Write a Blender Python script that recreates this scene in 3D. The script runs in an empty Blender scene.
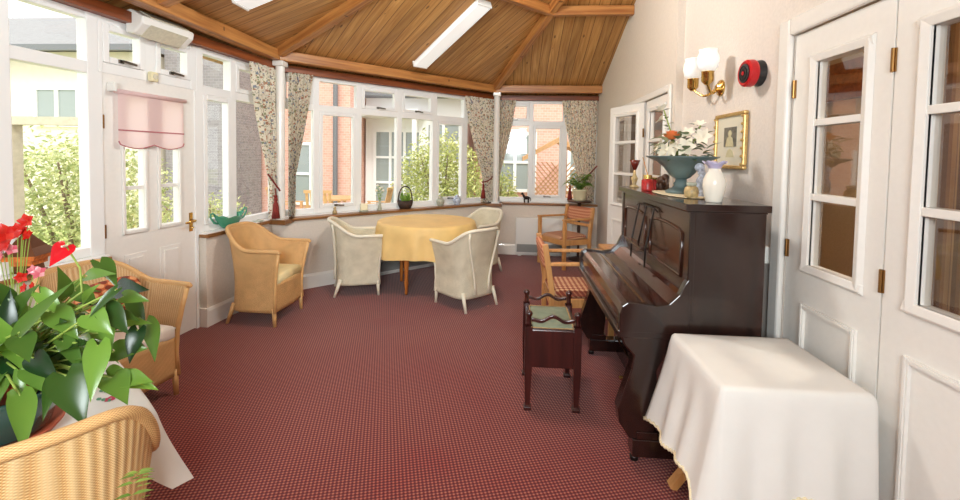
import bpy, bmesh, math, random
from mathutils import Vector, Matrix
PI = math.pi
random.seed(7)
C = bpy.context.scene.collection
V = Vector

# ------------------------------------------------------------------ survey camera
F_PX, CY, YAW, PITCH, ROLL, EYE = 435.0, 174.79, .0722, .04167, .01663, 1.49
def cam_axes():
    f = V((-math.sin(YAW), math.cos(YAW), 0)); r = V((math.cos(YAW), math.sin(YAW), 0)); u = V((0, 0, 1))
    f2 = f*math.cos(PITCH) - u*math.sin(PITCH); u2 = u*math.cos(PITCH) + f*math.sin(PITCH)
    return r*math.cos(ROLL) + u2*math.sin(ROLL), u2*math.cos(ROLL) - r*math.sin(ROLL), f2
CR, CU, CD = cam_axes()
def ray(x, y): return CD + CR*((x-480)/F_PX) - CU*((y-CY)/F_PX)
def at_y(x, y, Y):
    v = ray(x, y); return V((0, 0, EYE)) + v*(Y/v.y)
def at_x(x, y, X):
    v = ray(x, y); return V((0, 0, EYE)) + v*(X/v.x)
def at_d(x, y, d): return V((0, 0, EYE)) + ray(x, y)*d

# ------------------------------------------------------------------ materials
def nt(name):
    m = bpy.data.materials.new(name); m.use_nodes = True
    return m, m.node_tree.nodes, m.node_tree.links, m.node_tree.nodes['Principled BSDF']
def rgb(c): return (c[0], c[1], c[2], 1)
def sr(r, g, b):
    f = lambda v: (v/255/12.92) if v/255 <= .04045 else ((v/255+.055)/1.055)**2.4
    return (f(r), f(g), f(b))
def mat(name, col, rough=.5, metal=0, spec=.5, noise=0, scale=20, bump=0, bscale=None, trans=0, coat=0, sss=0):
    m, N, L, p = nt(name)
    p.inputs['Base Color'].default_value = rgb(col); p.inputs['Roughness'].default_value = rough
    p.inputs['Metallic'].default_value = metal; p.inputs['Specular IOR Level'].default_value = spec
    p.inputs['Transmission Weight'].default_value = trans; p.inputs['Coat Weight'].default_value = coat
    if noise or bump:
        tc = N.new('ShaderNodeTexCoord'); tx = N.new('ShaderNodeTexNoise'); tx.inputs['Scale'].default_value = scale; tx.inputs['Detail'].default_value = 4
        L.new(tc.outputs['Object'], tx.inputs['Vector'])
        if noise:
            r = N.new('ShaderNodeValToRGB'); r.color_ramp.elements[0].position = .3; r.color_ramp.elements[1].position = .7
            r.color_ramp.elements[0].color = rgb([max(0, c*(1-noise)) for c in col]); r.color_ramp.elements[1].color = rgb([min(1, c*(1+noise)) for c in col])
            L.new(tx.outputs['Fac'], r.inputs['Fac']); L.new(r.outputs['Color'], p.inputs['Base Color'])
        if bump:
            t2 = tx
            if bscale:
                t2 = N.new('ShaderNodeTexNoise'); t2.inputs['Scale'].default_value = bscale; t2.inputs['Detail'].default_value = 3; L.new(tc.outputs['Object'], t2.inputs['Vector'])
            b = N.new('ShaderNodeBump'); b.inputs['Strength'].default_value = bump; b.inputs['Distance'].default_value = .004
            L.new(t2.outputs['Fac'], b.inputs['Height']); L.new(b.outputs['Normal'], p.inputs['Normal'])
    return m
def math_node(N, L, op, a, b=None):
    n = N.new('ShaderNodeMath'); n.operation = op
    for i, v in enumerate((a, b)):
        if v is None: continue
        if isinstance(v, (int, float)): n.inputs[i].default_value = v
        else: L.new(v, n.inputs[i])
    return n.outputs[0]
def ramp(N, L, fac, stops, interp='LINEAR'):
    r = N.new('ShaderNodeValToRGB'); r.color_ramp.interpolation = interp
    e = r.color_ramp.elements
    e[0].position, e[0].color = stops[0][0], rgb(stops[0][1]); e[1].position, e[1].color = stops[-1][0], rgb(stops[-1][1])
    for pos, c in stops[1:-1]:
        x = e.new(pos); x.color = rgb(c)
    L.new(fac, r.inputs['Fac']); return r.outputs['Color']
def mix_col(N, L, fac, a, b, mode='MIX'):
    n = N.new('ShaderNodeMix'); n.data_type = 'RGBA'; n.blend_type = mode
    if isinstance(fac, (int, float)): n.inputs[0].default_value = fac
    else: L.new(fac, n.inputs[0])
    for i, v in ((6, a), (7, b)):
        if isinstance(v, tuple): n.inputs[i].default_value = rgb(v)
        else: L.new(v, n.inputs[i])
    return n.outputs[2]

def wood_mat(name, lo, hi, rough=.4, plank=0, axis=1, grain=3.0, knots=False, coat=0):
    """grain runs along the local axis given; plank > 0 draws board joints across it"""
    m, N, L, p = nt(name)
    tc = N.new('ShaderNodeTexCoord'); mp = N.new('ShaderNodeMapping')
    s = [14*grain]*3; s[axis] = .8*grain; mp.inputs['Scale'].default_value = s
    vec = tc.outputs['Object']
    sep = N.new('ShaderNodeSeparateXYZ'); L.new(vec, sep.inputs[0])
    if plank:
        q = math_node(N, L, 'DIVIDE', sep.outputs[0], plank); fl = math_node(N, L, 'FLOOR', q); fr = math_node(N, L, 'FRACT', q)
        wn = N.new('ShaderNodeTexWhiteNoise'); wn.noise_dimensions = '1D'; L.new(fl, wn.inputs['W'])
        cmb = N.new('ShaderNodeCombineXYZ'); L.new(math_node(N, L, 'MULTIPLY', fl, 3.7), cmb.inputs[1])
        ad = N.new('ShaderNodeVectorMath'); ad.operation = 'ADD'; L.new(vec, ad.inputs[0]); L.new(cmb.outputs[0], ad.inputs[1]); vec = ad.outputs[0]
    L.new(vec, mp.inputs['Vector'])
    n = N.new('ShaderNodeTexNoise'); n.inputs['Scale'].default_value = 1; n.inputs['Detail'].default_value = 5; n.inputs['Distortion'].default_value = .6
    L.new(mp.outputs[0], n.inputs['Vector'])
    col = ramp(N, L, n.outputs['Fac'], [(.32, lo), (.68, hi)])
    if plank:
        tone = ramp(N, L, wn.outputs['Value'], [(0, (.82, .80, .76)), (1, (1.12, 1.12, 1.10))])
        col = mix_col(N, L, 1.0, col, tone, 'MULTIPLY')
        ed = math_node(N, L, 'LESS_THAN', math_node(N, L, 'ABSOLUTE', math_node(N, L, 'SUBTRACT', fr, .5)), .468)
        col = mix_col(N, L, ed, tuple(c*.42 for c in lo), col)
    if knots:
        vo = N.new('ShaderNodeTexVoronoi'); vo.inputs['Scale'].default_value = 4.6; mk = N.new('ShaderNodeMapping'); mk.inputs['Scale'].default_value = (1.7, .62, 1)
        L.new(vec, mk.inputs['Vector']); L.new(mk.outputs[0], vo.inputs['Vector'])
        k = math_node(N, L, 'LESS_THAN', vo.outputs['Distance'], .085)
        col = mix_col(N, L, math_node(N, L, 'MULTIPLY', k, .75), col, tuple(c*.22 for c in lo))
    L.new(col, p.inputs['Base Color']); p.inputs['Roughness'].default_value = rough; p.inputs['Coat Weight'].default_value = coat; p.inputs['Coat Roughness'].default_value = .15
    return m

def weave_mat(name, lo, hi, pale, fu=330., fv=420., rib=None):
    """UV in metres: u round the chair, v up it"""
    m, N, L, p = nt(name)
    uv = N.new('ShaderNodeUVMap'); sep = N.new('ShaderNodeSeparateXYZ'); L.new(uv.outputs[0], sep.inputs[0])
    u, v = sep.outputs[0], sep.outputs[1]
    su = math_node(N, L, 'SINE', math_node(N, L, 'MULTIPLY', u, fu*6.283/1.0/6.283*2))
    sv = math_node(N, L, 'SINE', math_node(N, L, 'MULTIPLY', v, fv*2))
    h = math_node(N, L, 'MULTIPLY', su, sv)
    h2 = math_node(N, L, 'ADD', math_node(N, L, 'MULTIPLY', h, .5), .5)
    nz = N.new('ShaderNodeTexNoise'); nz.inputs['Scale'].default_value = 9; L.new(uv.outputs[0], nz.inputs['Vector'])
    col = ramp(N, L, h2, [(.1, lo), (.6, hi), (1, pale)])
    tone = ramp(N, L, nz.outputs['Fac'], [(.3, (.88, .87, .85)), (.7, (1.06, 1.06, 1.06))])
    col = mix_col(N, L, 1.0, col, tone, 'MULTIPLY')
    if rib:
        r = math_node(N, L, 'SINE', math_node(N, L, 'MULTIPLY', u, rib*2))
        f = math_node(N, L, 'MULTIPLY', math_node(N, L, 'ADD', math_node(N, L, 'MULTIPLY', r, .5), .5), .55)
        col = mix_col(N, L, f, col, pale)
        h2 = math_node(N, L, 'ADD', h2, math_node(N, L, 'MULTIPLY', r, 1.0))
    L.new(col, p.inputs['Base Color']); p.inputs['Roughness'].default_value = .55
    b = N.new('ShaderNodeBump'); b.inputs['Strength'].default_value = .5; b.inputs['Distance'].default_value = .003
    L.new(h2, b.inputs['Height']); L.new(b.outputs['Normal'], p.inputs['Normal'])
    return m

def carpet_mat():
    m, N, L, p = nt('carpet_pile')
    tc = N.new('ShaderNodeTexCoord'); mp = N.new('ShaderNodeMapping'); mp.inputs['Rotation'].default_value = (0, 0, .5)
    L.new(tc.outputs['Object'], mp.inputs['Vector']); sep = N.new('ShaderNodeSeparateXYZ'); L.new(mp.outputs[0], sep.inputs[0])
    k = 2*PI/.0245
    a = math_node(N, L, 'SINE', math_node(N, L, 'MULTIPLY', sep.outputs[0], k)); b = math_node(N, L, 'SINE', math_node(N, L, 'MULTIPLY', sep.outputs[1], k))
    h = math_node(N, L, 'ADD', math_node(N, L, 'MULTIPLY', math_node(N, L, 'MULTIPLY', a, b), .5), .5)
    fine = N.new('ShaderNodeTexNoise'); fine.inputs['Scale'].default_value = 260; fine.inputs['Detail'].default_value = 2; L.new(tc.outputs['Object'], fine.inputs['Vector'])
    h = math_node(N, L, 'ADD', h, math_node(N, L, 'MULTIPLY', math_node(N, L, 'SUBTRACT', fine.outputs['Fac'], .5), .5))
    col = ramp(N, L, h, [(.22, sr(80, 16, 20)), (.55, sr(118, 33, 36)), (.92, sr(170, 104, 80))])
    big = N.new('ShaderNodeTexNoise'); big.inputs['Scale'].default_value = 1.1; big.inputs['Detail'].default_value = 2; L.new(tc.outputs['Object'], big.inputs['Vector'])
    tone = ramp(N, L, big.outputs['Fac'], [(.36, (.98, .72, .74)), (.46, (1.0, .98, .98)), (.66, (1.06, 1.16, 1.14))])
    col = mix_col(N, L, 1.0, col, tone, 'MULTIPLY')
    L.new(col, p.inputs['Base Color']); p.inputs['Roughness'].default_value = .95; p.inputs['Specular IOR Level'].default_value = .15
    p.inputs['Sheen Weight'].default_value = .25
    bp = N.new('ShaderNodeBump'); bp.inputs['Strength'].default_value = .35; bp.inputs['Distance'].default_value = .004
    L.new(h, bp.inputs['Height']); L.new(bp.outputs['Normal'], p.inputs['Normal'])
    return m

def floral_mat():
    m, N, L, p = nt('floral_curtain')
    uv = N.new('ShaderNodeUVMap'); base = sr(238, 230, 214); col = None
    prev = base
    for sc, th, cols, off in ((24, .33, [sr(168, 124, 100), sr(186, 142, 118), sr(142, 148, 158), sr(166, 162, 128)], 0), (36, .32, [sr(136, 128, 112), sr(146, 152, 118), sr(196, 138, 112), sr(140, 148, 168)], 3.3), (58, .28, [sr(186, 178, 150), sr(152, 146, 124), sr(190, 152, 132), sr(136, 142, 120)], 7.7)):
        mp = N.new('ShaderNodeMapping'); mp.inputs['Location'].default_value = (off, off*.7, 0); L.new(uv.outputs[0], mp.inputs['Vector'])
        nz = N.new('ShaderNodeTexNoise'); nz.inputs['Scale'].default_value = 30; L.new(mp.outputs[0], nz.inputs['Vector'])
        ad = N.new('ShaderNodeMix'); ad.data_type = 'VECTOR'; ad.inputs[0].default_value = .035
        L.new(mp.outputs[0], ad.inputs[4]); L.new(nz.outputs['Color'], ad.inputs[5])
        vo = N.new('ShaderNodeTexVoronoi'); vo.inputs['Scale'].default_value = sc; L.new(ad.outputs[1], vo.inputs['Vector'])
        sp = N.new('ShaderNodeSeparateXYZ'); L.new(vo.outputs['Color'], sp.inputs[0])
        c = ramp(N, L, sp.outputs[0], [(i/len(cols), cc) for i, cc in enumerate(cols)], 'CONSTANT')
        f = math_node(N, L, 'LESS_THAN', vo.outputs['Distance'], th)
        prev = mix_col(N, L, f, prev, c)
    L.new(prev, p.inputs['Base Color']); p.inputs['Roughness'].default_value = .9
    tr = N.new('ShaderNodeBsdfTranslucent'); L.new(prev, tr.inputs['Color']); mx = N.new('ShaderNodeMixShader'); mx.inputs[0].default_value = .35
    L.new(p.outputs[0], mx.inputs[1]); L.new(tr.outputs[0], mx.inputs[2]); L.new(mx.outputs[0], N['Material Output'].inputs['Surface'])
    return m

def brick_mat(name, c1, c2, mortar, scale=4.2):
    m, N, L, p = nt(name)
    tc = N.new('ShaderNodeTexCoord'); sp = N.new('ShaderNodeSeparateXYZ'); L.new(tc.outputs['Object'], sp.inputs[0])
    cb = N.new('ShaderNodeCombineXYZ'); L.new(math_node(N, L, 'ADD', sp.outputs[0], sp.outputs[1]), cb.inputs[0]); L.new(sp.outputs[2], cb.inputs[1])
    b = N.new('ShaderNodeTexBrick'); b.inputs['Scale'].default_value = scale; b.inputs['Color1'].default_value = rgb(c1); b.inputs['Color2'].default_value = rgb(c2); b.inputs['Mortar'].default_value = rgb(mortar)
    b.inputs['Mortar Size'].default_value = .012; L.new(cb.outputs[0], b.inputs['Vector']); L.new(b.outputs['Color'], p.inputs['Base Color']); p.inputs['Roughness'].default_value = .9
    return m

def glass_mat(name, refl=.08, tint=(1, 1, 1)):
    m, N, L, p = nt(name); N.remove(p)
    t = N.new('ShaderNodeBsdfTransparent'); t.inputs['Color'].default_value = rgb(tint); g = N.new('ShaderNodeBsdfGlossy'); g.inputs['Roughness'].default_value = .02
    fr = N.new('ShaderNodeLayerWeight'); fr.inputs['Blend'].default_value = .25
    f = math_node(N, L, 'MINIMUM', math_node(N, L, 'ADD', math_node(N, L, 'MULTIPLY', fr.outputs['Facing'], .35), refl), 1)
    mx = N.new('ShaderNodeMixShader'); L.new(f, mx.inputs[0]); L.new(t.outputs[0], mx.inputs[1]); L.new(g.outputs[0], mx.inputs[2])
    L.new(mx.outputs[0], N['Material Output'].inputs['Surface']); return m

def emis_mat(name, col, strength, base=(.9, .9, .9)):
    m, N, L, p = nt(name); p.inputs['Base Color'].default_value = rgb(base); p.inputs['Emission Color'].default_value = rgb(col); p.inputs['Emission Strength'].default_value = strength
    p.inputs['Roughness'].default_value = .35; return m

def translucent_mat(name, col, amt=.5, rough=.9):
    m, N, L, p = nt(name); p.inputs['Base Color'].default_value = rgb(col); p.inputs['Roughness'].default_value = rough
    t = N.new('ShaderNodeBsdfTranslucent'); t.inputs['Color'].default_value = rgb(col); mx = N.new('ShaderNodeMixShader'); mx.inputs[0].default_value = amt
    L.new(p.outputs[0], mx.inputs[1]); L.new(t.outputs[0], mx.inputs[2]); L.new(mx.outputs[0], N['Material Output'].inputs['Surface']); return m

def leaf_mat(name, lo, hi, vein=False):
    m, N, L, p = nt(name)
    oi = N.new('ShaderNodeNewGeometry')
    c = ramp(N, L, oi.outputs['Random Per Island'], [(0, lo), (1, hi)])
    L.new(c, p.inputs['Base Color']); p.inputs['Roughness'].default_value = .26
    t = N.new('ShaderNodeBsdfTranslucent'); L.new(c, t.inputs['Color']); mx = N.new('ShaderNodeMixShader'); mx.inputs[0].default_value = .3
    L.new(p.outputs[0], mx.inputs[1]); L.new(t.outputs[0], mx.inputs[2]); L.new(mx.outputs[0], N['Material Output'].inputs['Surface']); return m

def diamond_fabric(name, a, b, c, s=.034):
    m, N, L, p = nt(name)
    tc = N.new('ShaderNodeTexCoord'); sp = N.new('ShaderNodeSeparateXYZ'); L.new(tc.outputs['Object'], sp.inputs[0])
    k = 2*PI/s
    x, y = math_node(N, L, 'ADD', sp.outputs[0], math_node(N, L, 'MULTIPLY', sp.outputs[2], .6)), math_node(N, L, 'ADD', sp.outputs[1], sp.outputs[2])
    h = math_node(N, L, 'ADD', math_node(N, L, 'SINE', math_node(N, L, 'MULTIPLY', x, k)), math_node(N, L, 'SINE', math_node(N, L, 'MULTIPLY', y, k)))
    h = math_node(N, L, 'ADD', math_node(N, L, 'MULTIPLY', h, .25), .5)
    L.new(ramp(N, L, h, [(0, a), (.42, b), (.62, c)], 'CONSTANT'), p.inputs['Base Color']); p.inputs['Roughness'].default_value = .9
    return m

M = {}
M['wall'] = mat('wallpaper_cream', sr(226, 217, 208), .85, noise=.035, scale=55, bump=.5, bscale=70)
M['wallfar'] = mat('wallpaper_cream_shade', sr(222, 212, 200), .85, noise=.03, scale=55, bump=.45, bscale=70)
M['dado'] = mat('dado_wallpaper', sr(222, 211, 198), .85, noise=.04, scale=60, bump=.5, bscale=80)
M['white'] = mat('white_gloss_paint', sr(238, 235, 228), .3, coat=.2)
M['upvc'] = mat('white_window_plastic', sr(240, 240, 238), .3)
M['doorwhite'] = mat('white_door_paint', sr(237, 234, 228), .32, noise=.015, scale=40)
M['carpet'] = carpet_mat()
M['pine'] = wood_mat('pine_ceiling_boards', sr(166, 113, 58), sr(202, 153, 92), .45, plank=.115, axis=1, grain=2.2, knots=True)
M['beam'] = wood_mat('stained_pine_beam', sr(150, 90, 42), sr(198, 138, 76), .4, axis=0, grain=2.0, knots=True)
M['plate'] = wood_mat('dark_red_timber', sr(108, 50, 20), sr(150, 78, 34), .4, axis=0, grain=2)
M['sill'] = wood_mat('sill_hardwood', sr(110, 70, 36), sr(160, 110, 62), .35, axis=0, grain=2)
M['piano'] = wood_mat('piano_mahogany', sr(24, 12, 10), sr(46, 24, 19), .22, axis=2, grain=1.3, coat=.5)
M['pianopanel'] = wood_mat('piano_panel_mahogany', sr(44, 22, 15), sr(82, 46, 30), .22, axis=2, grain=1.0, coat=.5)
M['pianofall'] = wood_mat('piano_fall_mahogany', sr(40, 16, 12), sr(76, 34, 24), .14, axis=1, grain=1.0, coat=.8)
M['stool'] = wood_mat('stool_mahogany', sr(40, 16, 14), sr(72, 28, 24), .28, axis=2, grain=1.4, coat=.4)
M['oak'] = wood_mat('honey_oak', sr(192, 132, 74), sr(222, 168, 106), .4, axis=2, grain=1.6)
M['turned'] = wood_mat('orange_turned_wood', sr(170, 92, 34), sr(206, 126, 58), .35, axis=2, grain=2)
M['golden'] = weave_mat('golden_woven_fibre', sr(186, 134, 78), sr(224, 178, 118), sr(236, 202, 150))
M['golden_back'] = weave_mat('golden_back_fibre', sr(184, 130, 72), sr(220, 172, 110), sr(242, 214, 162), fu=330., fv=420., rib=105.)
M['golden_ribbed'] = weave_mat('golden_ribbed_fibre', sr(170, 118, 66), sr(208, 160, 100), sr(238, 214, 168), fu=360., fv=420., rib=185.)
M['goldrail'] = mat('golden_cane_rail', sr(222, 176, 116), .4, noise=.06, scale=30, bump=.2)
M['cream_weave'] = weave_mat('cream_woven_fibre', sr(196, 186, 158), sr(226, 218, 194), sr(238, 232, 212))
M['creamrail'] = mat('cream_painted_rail', sr(232, 225, 204), .4, noise=.02)
M['cushion_cream'] = mat('cream_seat_fabric', sr(230, 212, 160), .85, noise=.05, scale=14)
M['cushion_white'] = mat('white_seat_fabric', sr(240, 234, 224), .85, noise=.03, scale=14)
M['cushion_orange'] = diamond_fabric('orange_patterned_fabric', sr(120, 50, 30), sr(190, 96, 52), sr(224, 160, 110), .06)
M['goldcloth'] = mat('gold_damask_cloth', sr(236, 200, 130), .55, noise=.07, scale=6, bump=.15, bscale=90)
M['whitecloth'] = mat('white_cotton_cloth', sr(228, 225, 219), .9, noise=.015, scale=12, bump=.15, bscale=50)
M['lace'] = mat('cream_lace', sr(232, 216, 180), .9, noise=.1, scale=120)
M['greenseat'] = mat('sage_velvet', sr(132, 142, 120), .85, noise=.16, scale=16)
M['braid'] = mat('tan_braid', sr(176, 142, 98), .8, noise=.2, scale=90)
M['fabric'] = diamond_fabric('woven_diamond_upholstery', sr(142, 70, 54), sr(188, 120, 88), sr(222, 186, 146), .04)
M['backfabric'] = diamond_fabric('rust_diamond_upholstery', sr(176, 100, 68), sr(200, 132, 96), sr(220, 166, 130))
M['brass'] = mat('polished_brass', sr(222, 186, 112), .22, metal=1)
M['hinge'] = mat('worn_brass', sr(150, 112, 66), .35, metal=1)
M['gilt'] = mat('gilt_frame', sr(216, 184, 122), .42, metal=.7, noise=.15, scale=60)
M['steel'] = mat('grey_steel', sr(120, 116, 108), .3, metal=1)
M['iron'] = mat('dark_iron', sr(34, 28, 26), .4, metal=.5)
M['floral'] = floral_mat()
M['rope'] = mat('burgundy_rope', sr(120, 34, 30), .8, noise=.3, scale=80)
M['tassel'] = mat('burgundy_tassel', sr(128, 44, 36), .85, noise=.35, scale=60)
M['pink'] = translucent_mat('pale_pink_blind', sr(244, 220, 218), .45)
M['pinkedge'] = mat('dusky_pink_braid', sr(186, 112, 118), .8)
M['glass'] = glass_mat('window_glass', .03)
M['doorglass'] = glass_mat('door_glass', .10, (.93, .9, .86))
M['opal'] = emis_mat('opal_glass', (1, .97, .92), .25, (.95, .95, .94))
M['tube'] = emis_mat('fluorescent_diffuser', (1, 1, .98), .35, (.92, .92, .92))
M['plastic'] = mat('white_plastic', sr(238, 236, 230), .4)
M['creamplastic'] = mat('cream_plastic', sr(226, 216, 176), .5)
M['lens'] = mat('clear_ribbed_lens', sr(216, 210, 188), .2, noise=.08, scale=50)
M['heater'] = mat('heater_enamel', sr(236, 234, 228), .4)
M['grille'] = mat('grey_grille', sr(150, 150, 146), .5)
M['teal'] = mat('teal_pottery', sr(98, 118, 118), .4, noise=.1, scale=15)
M['jade'] = mat('jade_green_glaze', sr(74, 152, 122), .25)
M['red'] = mat('alarm_red', sr(196, 28, 36), .3)
M['black'] = mat('black_plastic', sr(34, 32, 34), .45)
M['porcelain'] = mat('cream_porcelain', sr(238, 232, 218), .22)
M['lilac'] = mat('lilac_glaze', sr(190, 184, 214), .3)
M['blue'] = mat('blue_white_porcelain', sr(190, 200, 222), .25, noise=.45, scale=55)
M['greyglaze'] = mat('grey_green_glaze', sr(176, 178, 160), .3, noise=.18, scale=50)
M['amber'] = mat('painted_pottery', sr(186, 160, 112), .35, noise=.4, scale=45)
M['wine'] = mat('ruby_glass', sr(110, 40, 30), .12, coat=.5)
M['trinket'] = mat('red_trinket', sr(170, 40, 38), .35, noise=.4, scale=60)
M['darkwood'] = mat('dark_carved_wood', sr(70, 44, 30), .4, noise=.2)
M['leaf'] = leaf_mat('glossy_green_leaf', sr(20, 54, 24), sr(122, 164, 66))
M['stem'] = mat('green_stem', sr(142, 164, 72), .5)
M['fern'] = leaf_mat('fern_green', sr(96, 142, 58), sr(158, 192, 92))
M['bouquetleaf'] = leaf_mat('bouquet_leaf', sr(84, 106, 74), sr(172, 180, 140))
M['spathe'] = mat('red_spathe', sr(206, 26, 40), .2, coat=.4)
M['redpetal'] = leaf_mat('red_petal', sr(196, 26, 26), sr(228, 62, 44))
M['pinkpetal'] = leaf_mat('pink_petal', sr(214, 60, 90), sr(246, 190, 196))
M['orangepetal'] = mat('orange_rose_petal', sr(226, 122, 66), .6)
M['creampetal'] = mat('cream_petal', sr(240, 232, 212), .6)
M['terracotta'] = mat('terracotta', sr(178, 84, 56), .6, noise=.1)
M['greenpot'] = mat('dark_green_glaze', sr(40, 72, 66), .18, coat=.5)
M['soil'] = mat('soil', sr(60, 44, 32), .95, noise=.3)
M['potcream'] = mat('cream_pot', sr(232, 220, 180), .4)
M['basket'] = mat('dark_basket', sr(62, 46, 38), .7, noise=.35, scale=60, bump=.8)
M['wax'] = mat('cream_wax', sr(244, 234, 200), .5)
M['copper'] = mat('copper_lantern', sr(110, 66, 40), .3, metal=.8)
M['orangepanel'] = mat('orange_leaf_panel', sr(206, 108, 40), .35, noise=.4, scale=40)  # plain orange colour of the lantern panels
M['tan'] = mat('tan_wallpaper', sr(182, 148, 108), .9, noise=.06, scale=50, bump=.5, bscale=60)
M['paper'] = mat('cream_mount', sr(222, 216, 196), .8)
M['print'] = mat('grey_engraving', sr(120, 116, 104), .8, noise=.4, scale=40)
M['printlight'] = mat('pale_engraving', sr(206, 198, 160), .8, noise=.1, scale=40)
M['yellowbrick'] = mat('pale_render', sr(226, 216, 198), .9, noise=.03, scale=8)
M['slate'] = mat('slate_roof', sr(142, 140, 138), .8, noise=.1, scale=12)
M['gutter'] = mat('dark_gutter', sr(112, 114, 118), .6)
M['redbrick'] = brick_mat('red_brick', sr(214, 160, 142), sr(226, 176, 158), sr(228, 208, 198))
M['greybrick'] = brick_mat('grey_brick', sr(132, 126, 128), sr(148, 142, 142), sr(166, 162, 162))
M['darkpane'] = mat('dark_window_pane', sr(150, 158, 156), .1)
M['outwhite'] = mat('outdoor_white_paint', sr(242, 242, 240), .6)
M['outwood'] = mat('garden_teak', sr(206, 160, 114), .8, noise=.12, scale=20)
M['shrub'] = leaf_mat('yellow_green_shrub', sr(150, 164, 84), sr(236, 236, 164))
M['hedge'] = leaf_mat('garden_hedge_leaf', sr(146, 162, 98), sr(236, 236, 176))
M['bark'] = mat('bark', sr(130, 110, 90), .9, noise=.2)
M['stonepost'] = mat('pale_post', sr(196, 186, 164), .9, noise=.1)
def ground_mat():
    m, N, L, p = nt('garden_ground')
    tc = N.new('ShaderNodeTexCoord'); n = N.new('ShaderNodeTexNoise'); n.inputs['Scale'].default_value = .45; n.inputs['Detail'].default_value = 1; L.new(tc.outputs['Object'], n.inputs['Vector'])
    L.new(ramp(N, L, n.outputs['Fac'], [(.44, sr(216, 212, 206)), (.5, sr(186, 200, 120)), (1, sr(170, 190, 106))]), p.inputs['Base Color']); p.inputs['Roughness'].default_value = .95; return m
M['ground'] = ground_mat()
def stripe_mat():
    m, N, L, p = nt('striped_curtain')
    tc = N.new('ShaderNodeTexCoord'); sp = N.new('ShaderNodeSeparateXYZ'); L.new(tc.outputs['Object'], sp.inputs[0])
    s = math_node(N, L, 'FRACT', math_node(N, L, 'DIVIDE', sp.outputs[1], .085))
    L.new(ramp(N, L, s, [(0, sr(150, 112, 74)), (.3, sr(122, 82, 48)), (.42, sr(96, 62, 34)), (.62, sr(160, 124, 84)), (.8, sr(128, 90, 54)), (.92, sr(108, 70, 40))], 'CONSTANT'), p.inputs['Base Color']); p.inputs['Roughness'].default_value = .9
    return m
M['stripe'] = stripe_mat()

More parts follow.
